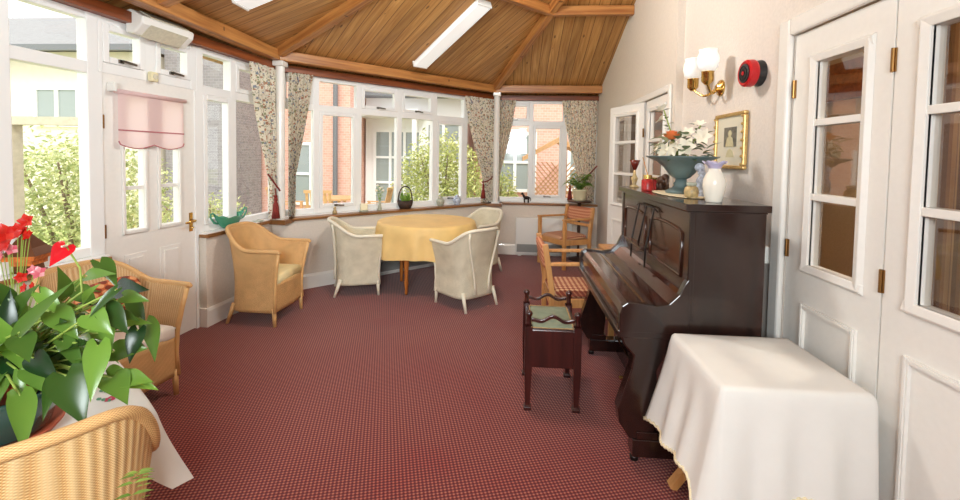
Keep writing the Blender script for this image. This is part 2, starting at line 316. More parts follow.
# ------------------------------------------------------------------ mesh builder
class MB:
    def __init__(self): self.b = bmesh.new(); self.uv = self.b.loops.layers.uv.new('UVMap')
    def face(self, vs):
        try: return self.b.faces.new(vs)
        except ValueError: return None
    def box(self, lo, hi, rot=None, about=None):
        x0, y0, z0 = lo; x1, y1, z1 = hi
        pts = [V(p) for p in ((x0,y0,z0),(x1,y0,z0),(x1,y1,z0),(x0,y1,z0),(x0,y0,z1),(x1,y0,z1),(x1,y1,z1),(x0,y1,z1))]
        if rot is not None:
            c = V(about) if about is not None else sum(pts, V())/8
            pts = [c + rot @ (p-c) for p in pts]
        v = [self.b.verts.new(p) for p in pts]
        for f in ((3,2,1,0),(4,5,6,7),(0,1,5,4),(1,2,6,5),(2,3,7,6),(3,0,4,7)): self.face([v[i] for i in f])
        return self
    def bar(self, a, b, w, h, up=(0,0,1)):
        """rectangular bar from a to b, w across, h along the up direction"""
        a, b = V(a), V(b); d = (b-a).normalized(); u = V(up); s = d.cross(u)
        if s.length < 1e-5: s = d.cross(V((1,0,0)))
        s.normalize(); u = s.cross(d).normalized(); v = []
        for q in (a, b):
            for i, j in ((-1,-1),(1,-1),(1,1),(-1,1)): v.append(self.b.verts.new(q + s*(w/2*i) + u*(h/2*j)))
        for f in ((3,2,1,0),(4,5,6,7),(0,1,5,4),(1,2,6,5),(2,3,7,6),(3,0,4,7)): self.face([v[i] for i in f])
        return self
    def tube(self, pts, r, n=8, closed=False, cap=True):
        pts = [V(p) for p in pts]; R = r if isinstance(r, (list, tuple)) else [r]*len(pts); rings = []; prev = None
        for i, p in enumerate(pts):
            a = pts[i-1] if (i > 0 or closed) else p; c = pts[(i+1) % len(pts)] if (i < len(pts)-1 or closed) else p
            d = (c-a)
            d = d.normalized() if d.length > 1e-9 else V((0,0,1))
            if prev is None:
                s = d.cross(V((0,0,1)))
                if s.length < 1e-3: s = d.cross(V((1,0,0)))
            else: s = prev - d*prev.dot(d)
            s.normalize(); prev = s; t = d.cross(s)
            rings.append([self.b.verts.new(p + (s*math.cos(2*PI*k/n) + t*math.sin(2*PI*k/n))*R[i]) for k in range(n)])
        m = len(rings)
        for i in range(m if closed else m-1):
            A, B = rings[i], rings[(i+1) % m]
            for k in range(n):
                f = self.face([A[k], A[(k+1)%n], B[(k+1)%n], B[k]])
                if f:
                    for l, (a_, b_) in zip(f.loops, ((i,k),(i,k+1),(i+1,k+1),(i+1,k))): l[self.uv].uv = (a_*.022, b_*.012)
        if cap and not closed: self.face(rings[0][::-1]); self.face(rings[-1])
        return self
    def lathe(self, prof, c=(0,0,0), n=24, sx=1, sy=1, rim=None):
        c = V(c); rings = []
        for r, z in prof:
            ring = []
            for k in range(n):
                a = 2*PI*k/n; rr = max(r, 1e-4); zz = z
                if rim: rr, zz = rim(rr, z, a)
                ring.append(self.b.verts.new(c + V((rr*sx*math.cos(a), rr*sy*math.sin(a), zz))))
            rings.append(ring)
        for A, B in zip(rings, rings[1:]):
            for k in range(n): self.face([A[k], A[(k+1)%n], B[(k+1)%n], B[k]])
        if prof[0][0] > 1e-3: self.face(rings[0][::-1])
        if prof[-1][0] > 1e-3: self.face(rings[-1])
        return self
    def ball(self, c, r, n=10, s=(1,1,1)):
        prof = [(r*math.sin(PI*i/n), -r*math.cos(PI*i/n)*s[2]) for i in range(n+1)]
        return self.lathe(prof, c, max(8, n+4), s[0], s[1])
    def grid(self, fn, nu, nv, uvfn=None, closed=False):
        g = [[self.b.verts.new(V(fn(i/nu, j/nv))) for j in range(nv+1)] for i in range(nu if closed else nu+1)]
        for i in range(nu):
            i2 = (i+1) % nu if closed else i+1
            for j in range(nv):
                f = self.face([g[i][j], g[i2][j], g[i2][j+1], g[i][j+1]])
                if f and uvfn:
                    for l, (a, b) in zip(f.loops, ((i,j),(i+1,j),(i+1,j+1),(i,j+1))): l[self.uv].uv = uvfn(a/nu, b/nv)
        return self
    def prism(self, poly, axis, lo, hi):
        """extrude a 2D polygon along axis (0,1,2)"""
        def P(a, b, t):
            return V((t, a, b)) if axis == 0 else V((a, t, b)) if axis == 1 else V((a, b, t))
        A = [self.b.verts.new(P(a, b, lo)) for a, b in poly]; B = [self.b.verts.new(P(a, b, hi)) for a, b in poly]
        self.face(A[::-1]); self.face(B); n = len(poly)
        for i in range(n): self.face([A[i], A[(i+1)%n], B[(i+1)%n], B[i]])
        return self
    def poly(self, pts):
        self.face([self.b.verts.new(V(p)) for p in pts]); return self

def obj(name, mb, m, parent=None, smooth=False, bevel=0, solid=0, subsurf=0, loc=None, fixn=True, keep_uv=True):
    if fixn: bmesh.ops.recalc_face_normals(mb.b, faces=mb.b.faces[:])
    me = bpy.data.meshes.new(name); mb.b.to_mesh(me); mb.b.free()
    me.materials.append(M[m] if isinstance(m, str) else m)
    if smooth:
        for p in me.polygons: p.use_smooth = True
    o = bpy.data.objects.new(name, me); C.objects.link(o)
    if parent: o.parent = parent
    if loc: o.location = loc
    if solid:
        s = o.modifiers.new('solid', 'SOLIDIFY'); s.thickness = solid; s.offset = 0
    if bevel:
        b = o.modifiers.new('bevel', 'BEVEL'); b.width = bevel; b.segments = 2; b.limit_method = 'ANGLE'; b.angle_limit = .7
    if subsurf:
        s = o.modifiers.new('sub', 'SUBSURF'); s.levels = subsurf; s.render_levels = subsurf
    return o
def tag(o, label=None, cat=None, group=None, kind=None):
    if label: o['label'] = label
    if cat: o['category'] = cat
    if group: o['group'] = group
    if kind: o['kind'] = kind
    return o
def thing(name, label, cat, loc=(0,0,0), rotz=0, group=None):
    o = bpy.data.objects.new(name, None); C.objects.link(o); o.empty_display_size = .1
    o.location = loc; o.rotation_euler = (0, 0, rotz); return tag(o, label, cat, group)
def frame_empty(name, label, cat, origin, xdir, kind='structure'):
    x = V(xdir).normalized(); z = V((0,0,1)); y = z.cross(x)
    o = bpy.data.objects.new(name, None); C.objects.link(o)
    o.matrix_world = Matrix(((x.x, y.x, z.x, origin[0]), (x.y, y.y, z.y, origin[1]), (x.z, y.z, z.z, origin[2]), (0,0,0,1)))
    return tag(o, label, cat, None, kind)
def struct(name, mb, m, label, cat, **k): return tag(obj(name, mb, m, **k), label, cat, None, 'structure')
def dup(root, loc, rotz, label=None, group=None):
    r = root.copy(); C.objects.link(r); r.location = loc; r.rotation_euler = (0, 0, rotz)
    if label: r['label'] = label
    if group: r['group'] = group
    for ch in list(root.children):
        c = ch.copy(); C.objects.link(c); c.parent = r
        for g in ch.children:
            d = g.copy(); C.objects.link(d); d.parent = c
    return r
def lerp(a, b, t): return a + (b-a)*t
def sstep(t): t = max(0, min(1, t)); return t*t*(3-2*t)

# ------------------------------------------------------------------ plan of the room
LP = V((-2.936, 0, 0)); LD = V((.0797, .9968, 0))                 # left window line (s is nearly Y)
DP = V((-2.571, 4.56, 0)); DD = V((.7071, .7071, 0)); DLEN = 3.24  # diagonal bay window line
BP = V((-.28, 6.85, 0)); BD = V((1, 0, 0)); BLEN = 1.58            # back window line
RW, RN = 1.30, 1.36                                               # right wall: far part, near part
AP = V((1.27, 2.84, 0)); SLOPE = .38; RING = 3.72; ZR = 2.555       # roof centre, slope, ring apothem
def roof_z(a): return ZR + SLOPE*(RING-a)

# floor
struct('floor', MB().box((-3.1, -1.6, -.1), (RN+.02, 6.9, 0)), 'carpet', 'burgundy carpet with a small tan dotted pattern', 'carpet')
struct('floor_beyond', MB().box((RN+.02, -1.6, -.1), (3.0, 6.9, 0)), 'tan', 'tan floor of the room behind the glazed doors', 'floor')
struct('ground', MB().box((-40, -20, -.32), (30, 40, -.2)), 'ground', 'pale paving and lawn of the garden outside', 'ground')

# ceiling facets: local x along the eave, local y up the slope
def facet(name, ang, a_out, label, extend=None):
    n = V((math.cos(ang), math.sin(ang), 0)); e = V((-n.y, n.x, 0)); half = math.tan(PI/8)
    apex = AP + V((0, 0, roof_z(0)))
    up = (-n + V((0, 0, SLOPE))).normalized(); nor = e.cross(up)
    mw = Matrix(((e.x, up.x, nor.x, apex.x), (e.y, up.y, nor.y, apex.y), (e.z, up.z, nor.z, apex.z), (0,0,0,1)))
    L = a_out*math.sqrt(1+SLOPE*SLOPE)
    pts = [(0,0,0), (-a_out*half,-L,0), (a_out*half,-L,0)]
    if extend == 'back': pts = [(0,0,0), (-.2,0,0), (-.2,-L,0), (a_out*half,-L,0)]
    if extend == 'front': pts = [(0,0,0), (-a_out*half,-L,0), (.2,-L,0), (.2,0,0)]
    o = struct(name, MB().poly(pts), 'pine', label, 'ceiling', fixn=False); o.matrix_world = mw; return o
facet('ceiling_left', PI, 4.2, 'sloping pine boarded ceiling over the garden door side')
facet('ceiling_bay', PI*.75, 4.2, 'sloping pine boarded ceiling carrying the long white light over the table')
facet('ceiling_back', PI*.5, 4.2, 'sloping pine boarded ceiling over the far window by the fern', 'back')
facet('ceiling_near', PI*1.25, 4.2, 'sloping pine boarded ceiling behind the camera')
facet('ceiling_front', PI*1.5, 4.2, 'sloping pine boarded ceiling over the front wall', 'front')

def beam(a, b, w, h, label, name='ceiling_beam', m='beam', up=(0,0,1)):
    a, b = V(a), V(b); x = (b-a).normalized(); s = x.cross(V(up)).normalized(); u = s.cross(x)
    o = obj(name, MB().box((0, -w/2, -h/2), ((b-a).length, w/2, h/2)), m, bevel=.006)
    y = u.cross(x); o.matrix_world = Matrix(((x.x, y.x, u.x, a.x), (x.y, y.y, u.y, a.y), (x.z, y.z, u.z, a.z), (0,0,0,1)))
    return tag(o, label, 'beam', None, 'structure')
def ringpt(deg, a):    # octagon corner
    R = a/math.cos(PI/8); t = math.radians(deg); return AP + V((R*math.cos(t), R*math.sin(t), 0))
c1, c2, c0, cm = ringpt(157.5, RING), ringpt(112.5, RING), ringpt(202.5, RING), ringpt(247.5, RING)
zb = 2.502
up3 = lambda p, z: V((p.x, p.y, z))
beam(up3(c0, zb), up3(c1, zb), .11, .105, 'pine eaves beam running above the garden door')
beam(up3(c1, zb), up3(c2, zb), .11, .105, 'pine eaves beam running above the bay window')
beam(up3(c2, zb), V((RW, c2.y, zb)), .11, .105, 'pine eaves beam running above the far window')
beam(up3(cm, zb), up3(c0, zb), .11, .105, 'pine eaves beam behind the camera')
apz = V((AP.x, AP.y, roof_z(0)-.07))
for p, l in ((c1, 'pine hip rafter rising from the near white post'), (c2, 'pine hip rafter rising from the far white post'), (c0, 'pine hip rafter above the front window'), (cm, 'pine hip rafter behind the camera')):
    beam(up3(p, 2.52), apz, .085, .11, l)
beam(V((-2.45, 2.84, 2.51)), apz, .085, .10, 'pine rafter rising from the beam over the garden door')
PA = 2.10
q0, q1, q2 = ringpt(202.5, PA), ringpt(157.5, PA), ringpt(112.5, PA); zp = roof_z(PA)-.055
beam(up3(q0, zp), up3(q1, zp), .07, .10, 'pine purlin across the ceiling over the garden door')
beam(up3(q1, zp), up3(q2, zp), .07, .10, 'pine purlin across the ceiling over the bay')
beam(up3(q2, zp), V((RW, q2.y, zp)), .07, .10, 'short pine purlin reaching the right wall near the top')

# right wall, two planes with a small step, and its openings
w = MB()
w.box((RN, -1.6, 0), (RN+.12, .95, 4.2)).box((RN, .95, 2.115), (RN+.12, 2.24, 4.2)).box((RN, 2.24, 0), (RN+.12, 3.62, 4.2))
struct('wall_right', w, 'wall', 'cream papered wall behind the piano with wall lamp and picture', 'wall')
w = MB()
w.box((RW, 3.62, 0), (RW+.14, 3.74, 4.2)).box((RW, 3.74, 2.06), (RW+.14, 5.72, 4.2)).box((RW, 5.72, 0), (RW+.14, 6.95, 4.2))
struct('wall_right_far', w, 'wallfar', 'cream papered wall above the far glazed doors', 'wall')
struct('wall_front', MB().box((-3.2, -1.7, 0), (3.0, -1.6, 4.2)), 'wall', 'cream wall behind the camera', 'wall')
# rooms beyond the doors
w = MB().box((2.7, -1.6, 0), (2.8, 6.9, 3.0)); struct('wall_beyond', w, 'tan', 'tan textured wall seen through the glazed doors', 'wall')
struct('wall_beyond_end', MB().box((RN+.12, 6.9, 0), (2.8, 7.0, 3.0)), 'tan', 'end wall of the room behind the glazed doors', 'wall')
struct('ceiling_beyond', MB().box((RN+.12, -1.6, 2.5), (2.8, 6.9, 2.55)), 'white', 'ceiling of the room behind the glazed doors', 'ceiling')
struct('reflection_band', MB().box((2.64, -1.5, 2.0), (2.70, 6.8, 2.3)), 'plate', 'brown band imitating ceiling timber reflected in the door panes', 'trim')  # solid band standing in for the pine ceiling's reflection in the glass

# low dado walls, sills and baseboards under the windows
def dado(name, P, D, s0, s1, inset, label, end0=False):
    o = frame_empty(name, label, 'wall', P, D)
    obj('dado_panel', MB().box((s0, -inset, 0), (s1, .06, .765)), 'dado', o)
    return o
def sill(name, P, D, s0, s1, inset, label):
    o = frame_empty(name, label, 'window sill', P, D)
    obj('sill_board', MB().box((s0, -inset-.03, .765), (s1, -.035, .795)), 'sill', o, bevel=.006)
    obj('sill_upstand', MB().box((s0, -.10, .795), (s1, -.035, .805)), 'upvc', o)
    return o
def baseboard(name, P, D, s0, s1, inset, label):
    o = frame_empty(name, label, 'baseboard', P, D)
    obj('board', MB().prism([(-inset-.018, 0), (-inset, 0), (-inset, .16), (-inset-.006, .16), (-inset-.018, .135)], 0, s0, s1), 'white', o)
    return o
dado('wall_left', LP, LD, 1.0, 2.66, .09, 'papered low wall under the front window')
sill('trim_1', LP, LD, 1.0, 2.67, .09, 'brown wooden sill under the front window')
baseboard('baseboard_left', LP, LD, 1.0, 2.66, .09, 'white baseboard under the front window')
dado('wall_left_far', LP, LD, 3.50, 4.62, .09, 'papered low wall between the garden door and the near post')
sill('trim_2', LP, LD, 3.48, 4.60, .09, 'brown wooden sill carrying the green handled bowl')
bb = baseboard('baseboard_left_far', LP, LD, 3.50, 4.46, .09, 'white baseboard beside the garden door')
obj('board', MB().box((3.482, -.108, 0), (3.50, 0, .16)), 'white', bb)
dado('wall_bay', DP, DD, -.08, DLEN+.05, .20, 'papered low wall under the bay window')
sill('trim_3', DP, DD, -.02, DLEN+.05, .20, 'brown wooden sill under the bay window')
baseboard('baseboard_bay', DP, DD, -.02, DLEN-.13, .20, 'white baseboard under the bay window')
dado('wall_back', BP, BD, 0, BLEN, .21, 'papered low wall under the far window')
sill('trim_4', BP, BD, -.02, BLEN, .21, 'brown wooden sill under the far window with the small horse')
baseboard('baseboard_back', BP, BD, .08, BLEN, .21, 'white baseboard under the far window')
# outer corner walls (solid, behind posts) and the near side that the picture does not show
struct('wall_near', MB().box((-3.25, -1.6, 0), (-2.86, 1.0, 2.45)), 'wall', 'cream wall left of the camera', 'wall')

# timber plates above the windows
def plate(P, D, s0, s1, label, name):
    o = frame_empty(name, label, 'beam', P, D)
    obj('timber', MB().box((s0, -.10, 2.365), (s1, .08, 2.44)), 'plate', o, bevel=.004)
plate(LP, LD, 1.0, 4.60, 'dark red timber plate above the garden door', 'trim_5')
plate(DP, DD, -.05, DLEN+.05, 'dark red timber plate above the bay window', 'trim_6')
plate(BP, BD, -.03, BLEN, 'dark red timber plate above the far window', 'trim_7')

# posts
def post(p, label):
    o = thing('support_post', label, 'post', (p.x, p.y, .795)); o['kind'] = 'structure'
    obj('shaft', MB().lathe([(.045, 0), (.045, 1.62)], n=20), 'white', o, smooth=False)
    obj('cap', MB().box((-.058, -.058, 1.60), (.058, .058, 1.655)), 'white', o, bevel=.01)
    obj('foot', MB().box((-.06, -.06, -.0), (.06, .06, .02)), 'white', o)
    obj('sill_block', MB().box((-.13, -.10, -.045), (.10, .12, 0)), 'sill', o)
post(V((-2.43, 4.42, 0)), 'white round post standing between the garden side and the bay')
post(V((-.235, 6.55, 0)), 'white round post standing between the bay and the far window')

# ------------------------------------------------------------------ windows
def sash(parent, x0, x1, z0, z1, fw=.042, y0=-.045, y1=.02, handle=None):
    s = MB(); s.box((x0, y0, z0), (x0+fw, y1, z1)).box((x1-fw, y0, z0), (x1, y1, z1)).box((x0+fw, y0, z0), (x1-fw, y1, z0+fw)).box((x0+fw, y0, z1-fw), (x1-fw, y1, z1))
    o = obj('sash', s, 'upvc', parent, bevel=.006)
    if handle:
        xm = (x0+x1)/2; h = MB().box((xm-.05, y0-.012, z0+.012), (xm-.02, y0, z0+.036)).bar((xm-.04, y0-.02, z0+.028), (xm+.06, y0-.024, z0+.018), .012, .014)
        obj('handle', h, 'steel', o)
    return o
def window(name, P, D, divs, z0, ztr, z1, label, openers=(), casements=(), mw=.07, sides=True):
    o = frame_empty(name, label, 'window', P, D); f = MB(); s0, s1 = divs[0], divs[-1]
    f.box((s0, -.035, z0), (s1, .035, z0+.06)).box((s0, -.035, z1-.045), (s1, .035, z1))
    for i, d in enumerate(divs):
        a = d if i == 0 else d-mw if i == len(divs)-1 else d-mw/2
        f.box((a, -.04, z0), (a+mw, .04, z1))
    f.box((s0, -.038, ztr-.04), (s1, .038, ztr+.035))
    obj('window_frame', f, 'upvc', o, bevel=.005)
    g = MB()
    for i in range(len(divs)-1):
        a = divs[i] + (mw if i == 0 else mw/2); b = divs[i+1] - (mw if i == len(divs)-2 else mw/2)
        for za, zb_ in ((z0+.06, ztr-.04), (ztr+.035, z1-.045)): g.poly([(a, 0, za), (b, 0, za), (b, 0, zb_), (a, 0, zb_)])
        if i in openers: sash(o, a, b, ztr+.035, z1-.045, handle=True)
        if i in casements: sash(o, a, b, z0+.06, ztr-.04, handle=(casements[i] if isinstance(casements, dict) else None))
    obj('glazing', g, 'glass', o, fixn=False)
    return o
WZ0, WZT, WZ1 = .805, 2.02, 2.365
window('window_1', LP, LD, [1.0, 1.60, 2.165, 2.67], WZ0, WZT, WZ1, 'tall white window left of the garden door', openers=(), casements=(1,))
window('window_2', LP, LD, [3.47, 3.90, 4.58], WZ0, WZT, WZ1, 'white window between garden door and near post', openers=(1,), casements=(0,))
window('window_3', DP, DD, [0, .436, .956, 1.52, 2.08, 2.63, DLEN], WZ0, WZT, WZ1, 'wide white bay window behind the round table', openers=(0, 2, 3, 5), casements={1: True, 4: True})
window('window_4', BP, BD, [0, .57, 1.09, BLEN], WZ0, WZT, WZ1, 'white far window above the cream heater', openers=(0,), casements={1: True})
# toplights over the garden door
o = frame_empty('window_5', 'pair of small white toplights over the garden door', 'window', LP, LD)
f = MB(); f.box((2.67, -.035, 2.0), (3.47, .035, 2.07)).box((2.67, -.035, 2.325), (3.47, .035, 2.365)).box((2.67, -.04, 2.0), (2.70, .04, 2.365)).box((3.41, -.04, 2.0), (3.47, .04, 2.365)).box((3.0, -.04, 2.05), (3.09, .04, 2.35))
obj('window_frame', f, 'upvc', o, bevel=.005)
for a, b in ((2.70, 3.0), (3.09, 3.41)):
    sash(o, a, b, 2.07, 2.325, handle=True)
obj('glazing', MB().poly([(2.70, 0, 2.07), (3.0, 0, 2.07), (3.0, 0, 2.325), (2.70, 0, 2.325)]).poly([(3.09, 0, 2.07), (3.41, 0, 2.07), (3.41, 0, 2.325), (3.09, 0, 2.325)]), 'glass', o, fixn=False)
obj('door_jamb', MB().box((2.665, -.04, 0), (2.69, .04, 2.0)).box((3.45, -.04, 0), (3.475, .04, 2.0)), 'upvc', o)

# garden door
def hinge(parent, x, y, z, h=.09, w=.022):
    obj('hinge', MB().box((x-w/2, y-.006, z-h/2), (x+w/2, y, z+h/2)).tube([(x, y-.008, z-h/2), (x, y-.008, z+h/2)], .006, 8), 'hinge', parent)
o = frame_empty('door_1', 'white garden door with four narrow panes and a brass handle', 'door', LP, LD)
d0, d1 = 2.69, 3.45; gl = [(2.84, 2.99), (3.12, 3.29)]
f = MB()
f.box((d0, -.03, .01), (gl[0][0], .02, 2.0)).box((gl[0][1], -.03, .01), (gl[1][0], .02, 2.0)).box((gl[1][1], -.03, .01), (d1, .02, 2.0))
for a, b in gl:
    f.box((a, -.03, 1.86), (b, .02, 2.0)).box((a, -.03, .01), (b, .02, .93)).box((a, -.022, 1.215), (b, .012, 1.24)).box((a, -.022, 1.52), (b, .012, 1.54))
obj('door_leaf', f, 'doorwhite', o)
g = MB(); bd = MB()
for a, b in gl:
    g.poly([(a, 0, .93), (b, 0, .93), (b, 0, 1.86), (a, 0, 1.86)])
    for x0, x1, z0, z1 in ((a-.02, b+.02, .905, .93), (a-.02, b+.02, 1.86, 1.885), (a-.022, a, .905, 1.885), (b, b+.022, .905, 1.885)): bd.box((x0, -.045, z0), (x1, -.03, z1))
obj('glazing', g, 'glass', o, fixn=False); obj('bead', bd, 'doorwhite', o, bevel=.004)
for a, b in gl:
    p = MB(); p.box((a-.01, -.036, .2), (b+.01, -.03, .76)).box((a+.02, -.044, .23), (b-.02, -.03, .73)); obj('panel', p, 'doorwhite', o, bevel=.006)
for z in (1.68, .95, .25): hinge(o, 2.695, -.03, z)
h = MB().box((3.385, -.038, .835), (3.42, -.03, .99)); hp = obj('handle_plate', h, 'brass', o, bevel=.004)
obj('lever', MB().tube([(3.402, -.038, .925), (3.402, -.08, .925), (3.39, -.085, .925), (3.30, -.085, .918)], .009, 10), 'brass', hp, smooth=True)
obj('latch_knob', MB().lathe([(.0, 0), (.012, .002), (.014, .012), (0, .02)], n=12, c=(3.402, -.045, .86)), 'brass', hp, smooth=True)

# pink blind hanging on the garden door
o = frame_empty('roller_blind', 'pale pink roller blind with scalloped edge on the garden door', 'blind', LP, LD, kind=None)
s0, s1 = 2.775, 3.31
def blind_fn(u, v):
    x = lerp(s0, s1, u); sc = .028*abs(math.sin(u*2*PI)) ; zb_ = 1.535 - sc + (.02 if u in (0,1) else 0)
    return (x, -.062, lerp(1.89, zb_, v))
obj('blind_fabric', MB().grid(blind_fn, 48, 8), 'pink', o, fixn=False)
obj('roller', MB().tube([(s0-.02, -.062, 1.89), (s1+.02, -.062, 1.89)], .016, 10), 'pink', o, smooth=True)
obj('lath_trim', MB().box((s0, -.067, 1.625), (s1, -.063, 1.635)).tube([tuple(V(blind_fn(i/48, 1)) + V((0, -.003, 0))) for i in range(49)], .004, 5), 'pinkedge', o)
obj('bracket', MB().box((s0-.045, -.085, 1.885), (s0-.02, -.03, 1.945)), 'plastic', o, bevel=.004)

# near glazed doors on the right wall ------------------------------------------------
def architrave(name, x, y0, y1, ztop, label, wd=.085, th=.03, left=True, right=True):
    f = MB(); f.box((x-th, y0-.0, ztop), (x, y1+.0, ztop+wd))
    if right: f.box((x-th, y1, 0), (x, y1+wd, ztop+wd))
    if left: f.box((x-th, y0-wd, 0), (x, y0, ztop+wd))
    f2 = obj(name, f, 'doorwhite', bevel=.012); return tag(f2, label, 'door frame', None, 'structure')
architrave('trim_8', RN, .95, 2.24, 2.10, 'white moulded door frame around the near glazed doors', left=False)
def glazed_leaf(name, label, yhinge, width, hinges, gy0, gy1, zs, z_bot=.02, ztop=2.095, panel=(.12, .835), xw=RN, hy=None):
    """leaf in the wall plane; local x runs along -Y from the hinge, local y points into the room side (-X is y negative)"""
    o = frame_empty(name, label, 'door', (xw, yhinge, 0), (0, -1, 0))   # local y = +X
    a, b = gy0, gy1; f = MB()
    f.box((.003, .0, z_bot), (a, .04, ztop)).box((b, 0, z_bot), (width-.003, .04, ztop)).box((a, 0, zs[-1][1]), (b, .04, ztop)).box((a, 0, z_bot), (b, .04, zs[0][0]))
    for (l0, h0), (l1, h1) in zip(zs, zs[1:]): f.box((a, 0, h0), (b, .04, l1))
    obj('door_leaf', f, 'doorwhite', o)
    g = MB(); bd = MB()
    for l, h in zs: g.poly([(a, .02, l), (b, .02, l), (b, .02, h), (a, .02, h)])
    obj('glazing', g, 'doorglass', o, fixn=False)
    l, h = zs[0][0], zs[-1][1]
    bd.prism([(0, l-.045), (-.018, l-.03), (-.01, l), (.01, l)], 0, a-.045, b+.045)
    bd.prism([(0, h+.045), (-.018, h+.03), (-.01, h), (.01, h)], 0, a-.045, b+.045)
    for p, q in ((a-.045, a), (b, b+.045)):
        k = ((q, -.01), (q, .01), (p, 0), (p+.015, -.018)) if p < a else ((p, -.01), (p, .01), (q, 0), (q-.015, -.018))
        bd.prism([(k[0][0], k[0][1]), (k[1][0], k[1][1]), (k[2][0], k[2][1]), (k[3][0], k[3][1])], 2, l-.03, h+.03)
    for (l0, h0), (l1, h1) in zip(zs, zs[1:]): bd.box((a, -.008, h0), (b, .012, l1))
    obj('bead', bd, 'doorwhite', o, bevel=.003)
    p = MB(); z0, z1 = panel
    for x0, x1, za, zb_ in ((a-.008, b+.008, z1-.022, z1), (a-.008, b+.008, z0, z0+.022), (a-.03, a-.008, z0, z1), (b+.008, b+.03, z0, z1)): p.box((x0, -.012, za), (x1, 0, zb_)).box((x0+(.006 if x1-x0 < .03 else 0), -.016, za+(.006 if x1-x0 > .03 else 0)), (x1-(.006 if x1-x0 < .03 else 0), -.012, zb_-(.006 if x1-x0 > .03 else 0)))
    obj('panel_moulding', p, 'doorwhite', o)
    for hx, hz in hinges: hinge(o, hx, 0, hz, .085, .018)
    return o
ZS = [(1.02, 1.318), (1.348, 1.652), (1.682, 1.94)]
glazed_leaf('door_2', 'narrow white glazed door beside the piano', 2.235, .558, [(.012, 1.84), (.012, 1.07)], .165, .43, ZS)
glazed_leaf('door_3', 'white glazed door at the right edge with striped curtain behind', 1.675, .72, [(0, 1.86), (0, 1.06)], .14, .56, ZS)
glazed_leaf('door_4', 'closed white glazed door in the far opening behind the flower urn', 4.37, .62, [], .12, .50, ZS, ztop=2.05, xw=RW+.0)
o = glazed_leaf('door_5', 'white glazed door standing ajar beyond the piano', 4.395, .60, [(.0, 1.75), (0, 1.0)], .12, .48, ZS, ztop=2.05, xw=RW)
# swung: hinge at Y 4.395, free edge further away and a little into the room
d = V((1.085, 4.965, 0)) - V((RW-.01, 4.395, 0)); x = d.normalized(); z = V((0,0,1)); y = z.cross(x)
o.matrix_world = Matrix(((x.x, -y.x, 0, RW-.012), (x.y, -y.y, 0, 4.395), (0, 0, 1, 0), (0,0,0,1)))
glazed_leaf('door_6', 'white glazed door furthest along the right wall', 5.70, .66, [], .12, .54, ZS, ztop=2.05, xw=RW)
architrave('trim_9', RW, 3.74, 5.72, 2.055, 'white door frame around the far glazed doors', wd=.06, th=.025)
struct('baseboard_right', MB().box((RN-.018, 2.33, 0), (RN, 3.62, .15)).box((RW-.018, 5.80, 0), (RW, 6.62, .15)), 'white', 'white baseboard along the right wall', 'baseboard')
# striped curtain in the room beyond
def scurt(u, v): return (1.60 + .016*math.sin(u*60), lerp(.55, 1.76, u), lerp(.03, 2.4, v))
tag(obj('striped_curtain', MB().grid(scurt, 120, 4), 'stripe', smooth=True, fixn=False), 'brown striped curtain hanging behind the right edge door', 'curtain')

# ------------------------------------------------------------------ curtains
def curtain(name, P, D, off, top, mid, bot, ztop, ztie, zbot, label, group=None, folds=9, tie=None, tassel=None):
    """top/mid/bot: (s0, s1) along the window at the heading, at the tie and at the hem"""
    o = frame_empty(name, label, 'curtain', P, D, kind=None)
    if group: o['group'] = group
    def edge(v, k):
        z = lerp(ztop, zbot, v)
        if z > ztie:
            t = (ztop-z)/(ztop-ztie); return lerp(top[k], mid[k], t**1.25)
        t = (ztie-z)/(ztie-zbot); return lerp(mid[k], bot[k], sstep(t))
    def fn(u, v):
        a, b = edge(v, 0), edge(v, 1); z = lerp(ztop, zbot, v); am = .016 + .012*min(1, v*2)
        return (lerp(a, b, u), -off + am*math.sin(u*folds*2*PI + .6*math.sin(v*5)) + .006*math.sin(u*23+v*7), z)
    W = abs(top[1]-top[0])*1.7
    obj('curtain_fabric', MB().grid(fn, 96, 40, uvfn=lambda u, v: (u*W, v*(ztop-zbot))), 'floral', o, smooth=True, fixn=False)
    if tie:
        p0, p1 = tie; pts = []
        for i in range(13):
            t = i/12; pts.append((lerp(p0[0], p1[0], t), -off-.035-.03*math.sin(t*PI), lerp(p0[1], p1[1], t) - .04*math.sin(t*PI)))
        obj('tieback', MB().tube(pts, .009, 8), 'rope', o, smooth=True)
    if tassel:
        x, z, h = tassel; y = -off-.06
        t = obj('tassel', MB().lathe([(.0, 0), (.016, -.005), (.02, -.03), (.014, -.05), (.024, -.07), (.04, -h), (.0, -h)], (x, y, z), 14), 'tassel', o, smooth=True)
        obj('tassel_cord', MB().tube([(x, y, z), (x+.004, y+.01, z+.09)], .006, 6).ball((x, y, z+.01), .017, 8), 'rope', t, smooth=True)
    return o
LW = 4.57
curtain('curtain', LP, LD, .115, (4.03, 4.49), (4.34, 4.49), (4.34, 4.48), 2.365, 1.17, .80, 'floral curtain on the garden side of the near post, tied with tassel', tie=((4.24, 1.28), (4.46, 1.08)), tassel=(4.33, 1.04, .22), folds=8)
curtain('curtain', DP, DD, .115, (.11, .37), (.11, .18), (.11, .17), 2.365, 1.25, .80, 'floral curtain at the left end of the bay window beside near post', folds=7)
curtain('curtain', DP, DD, .13, (2.54, 3.13), (2.91, 3.11), (2.88, 3.12), 2.365, 1.17, .80, 'floral curtain at the right end of the bay window, burgundy tassel', tie=((2.86, 1.11), (3.13, 1.28)), tassel=(2.86, 1.06, .19), folds=9)
curtain('curtain', BP, BD, .115, (.03, .33), (.03, .10), (.03, .10), 2.365, 1.20, .80, 'floral curtain on the window side of the far post', folds=6)
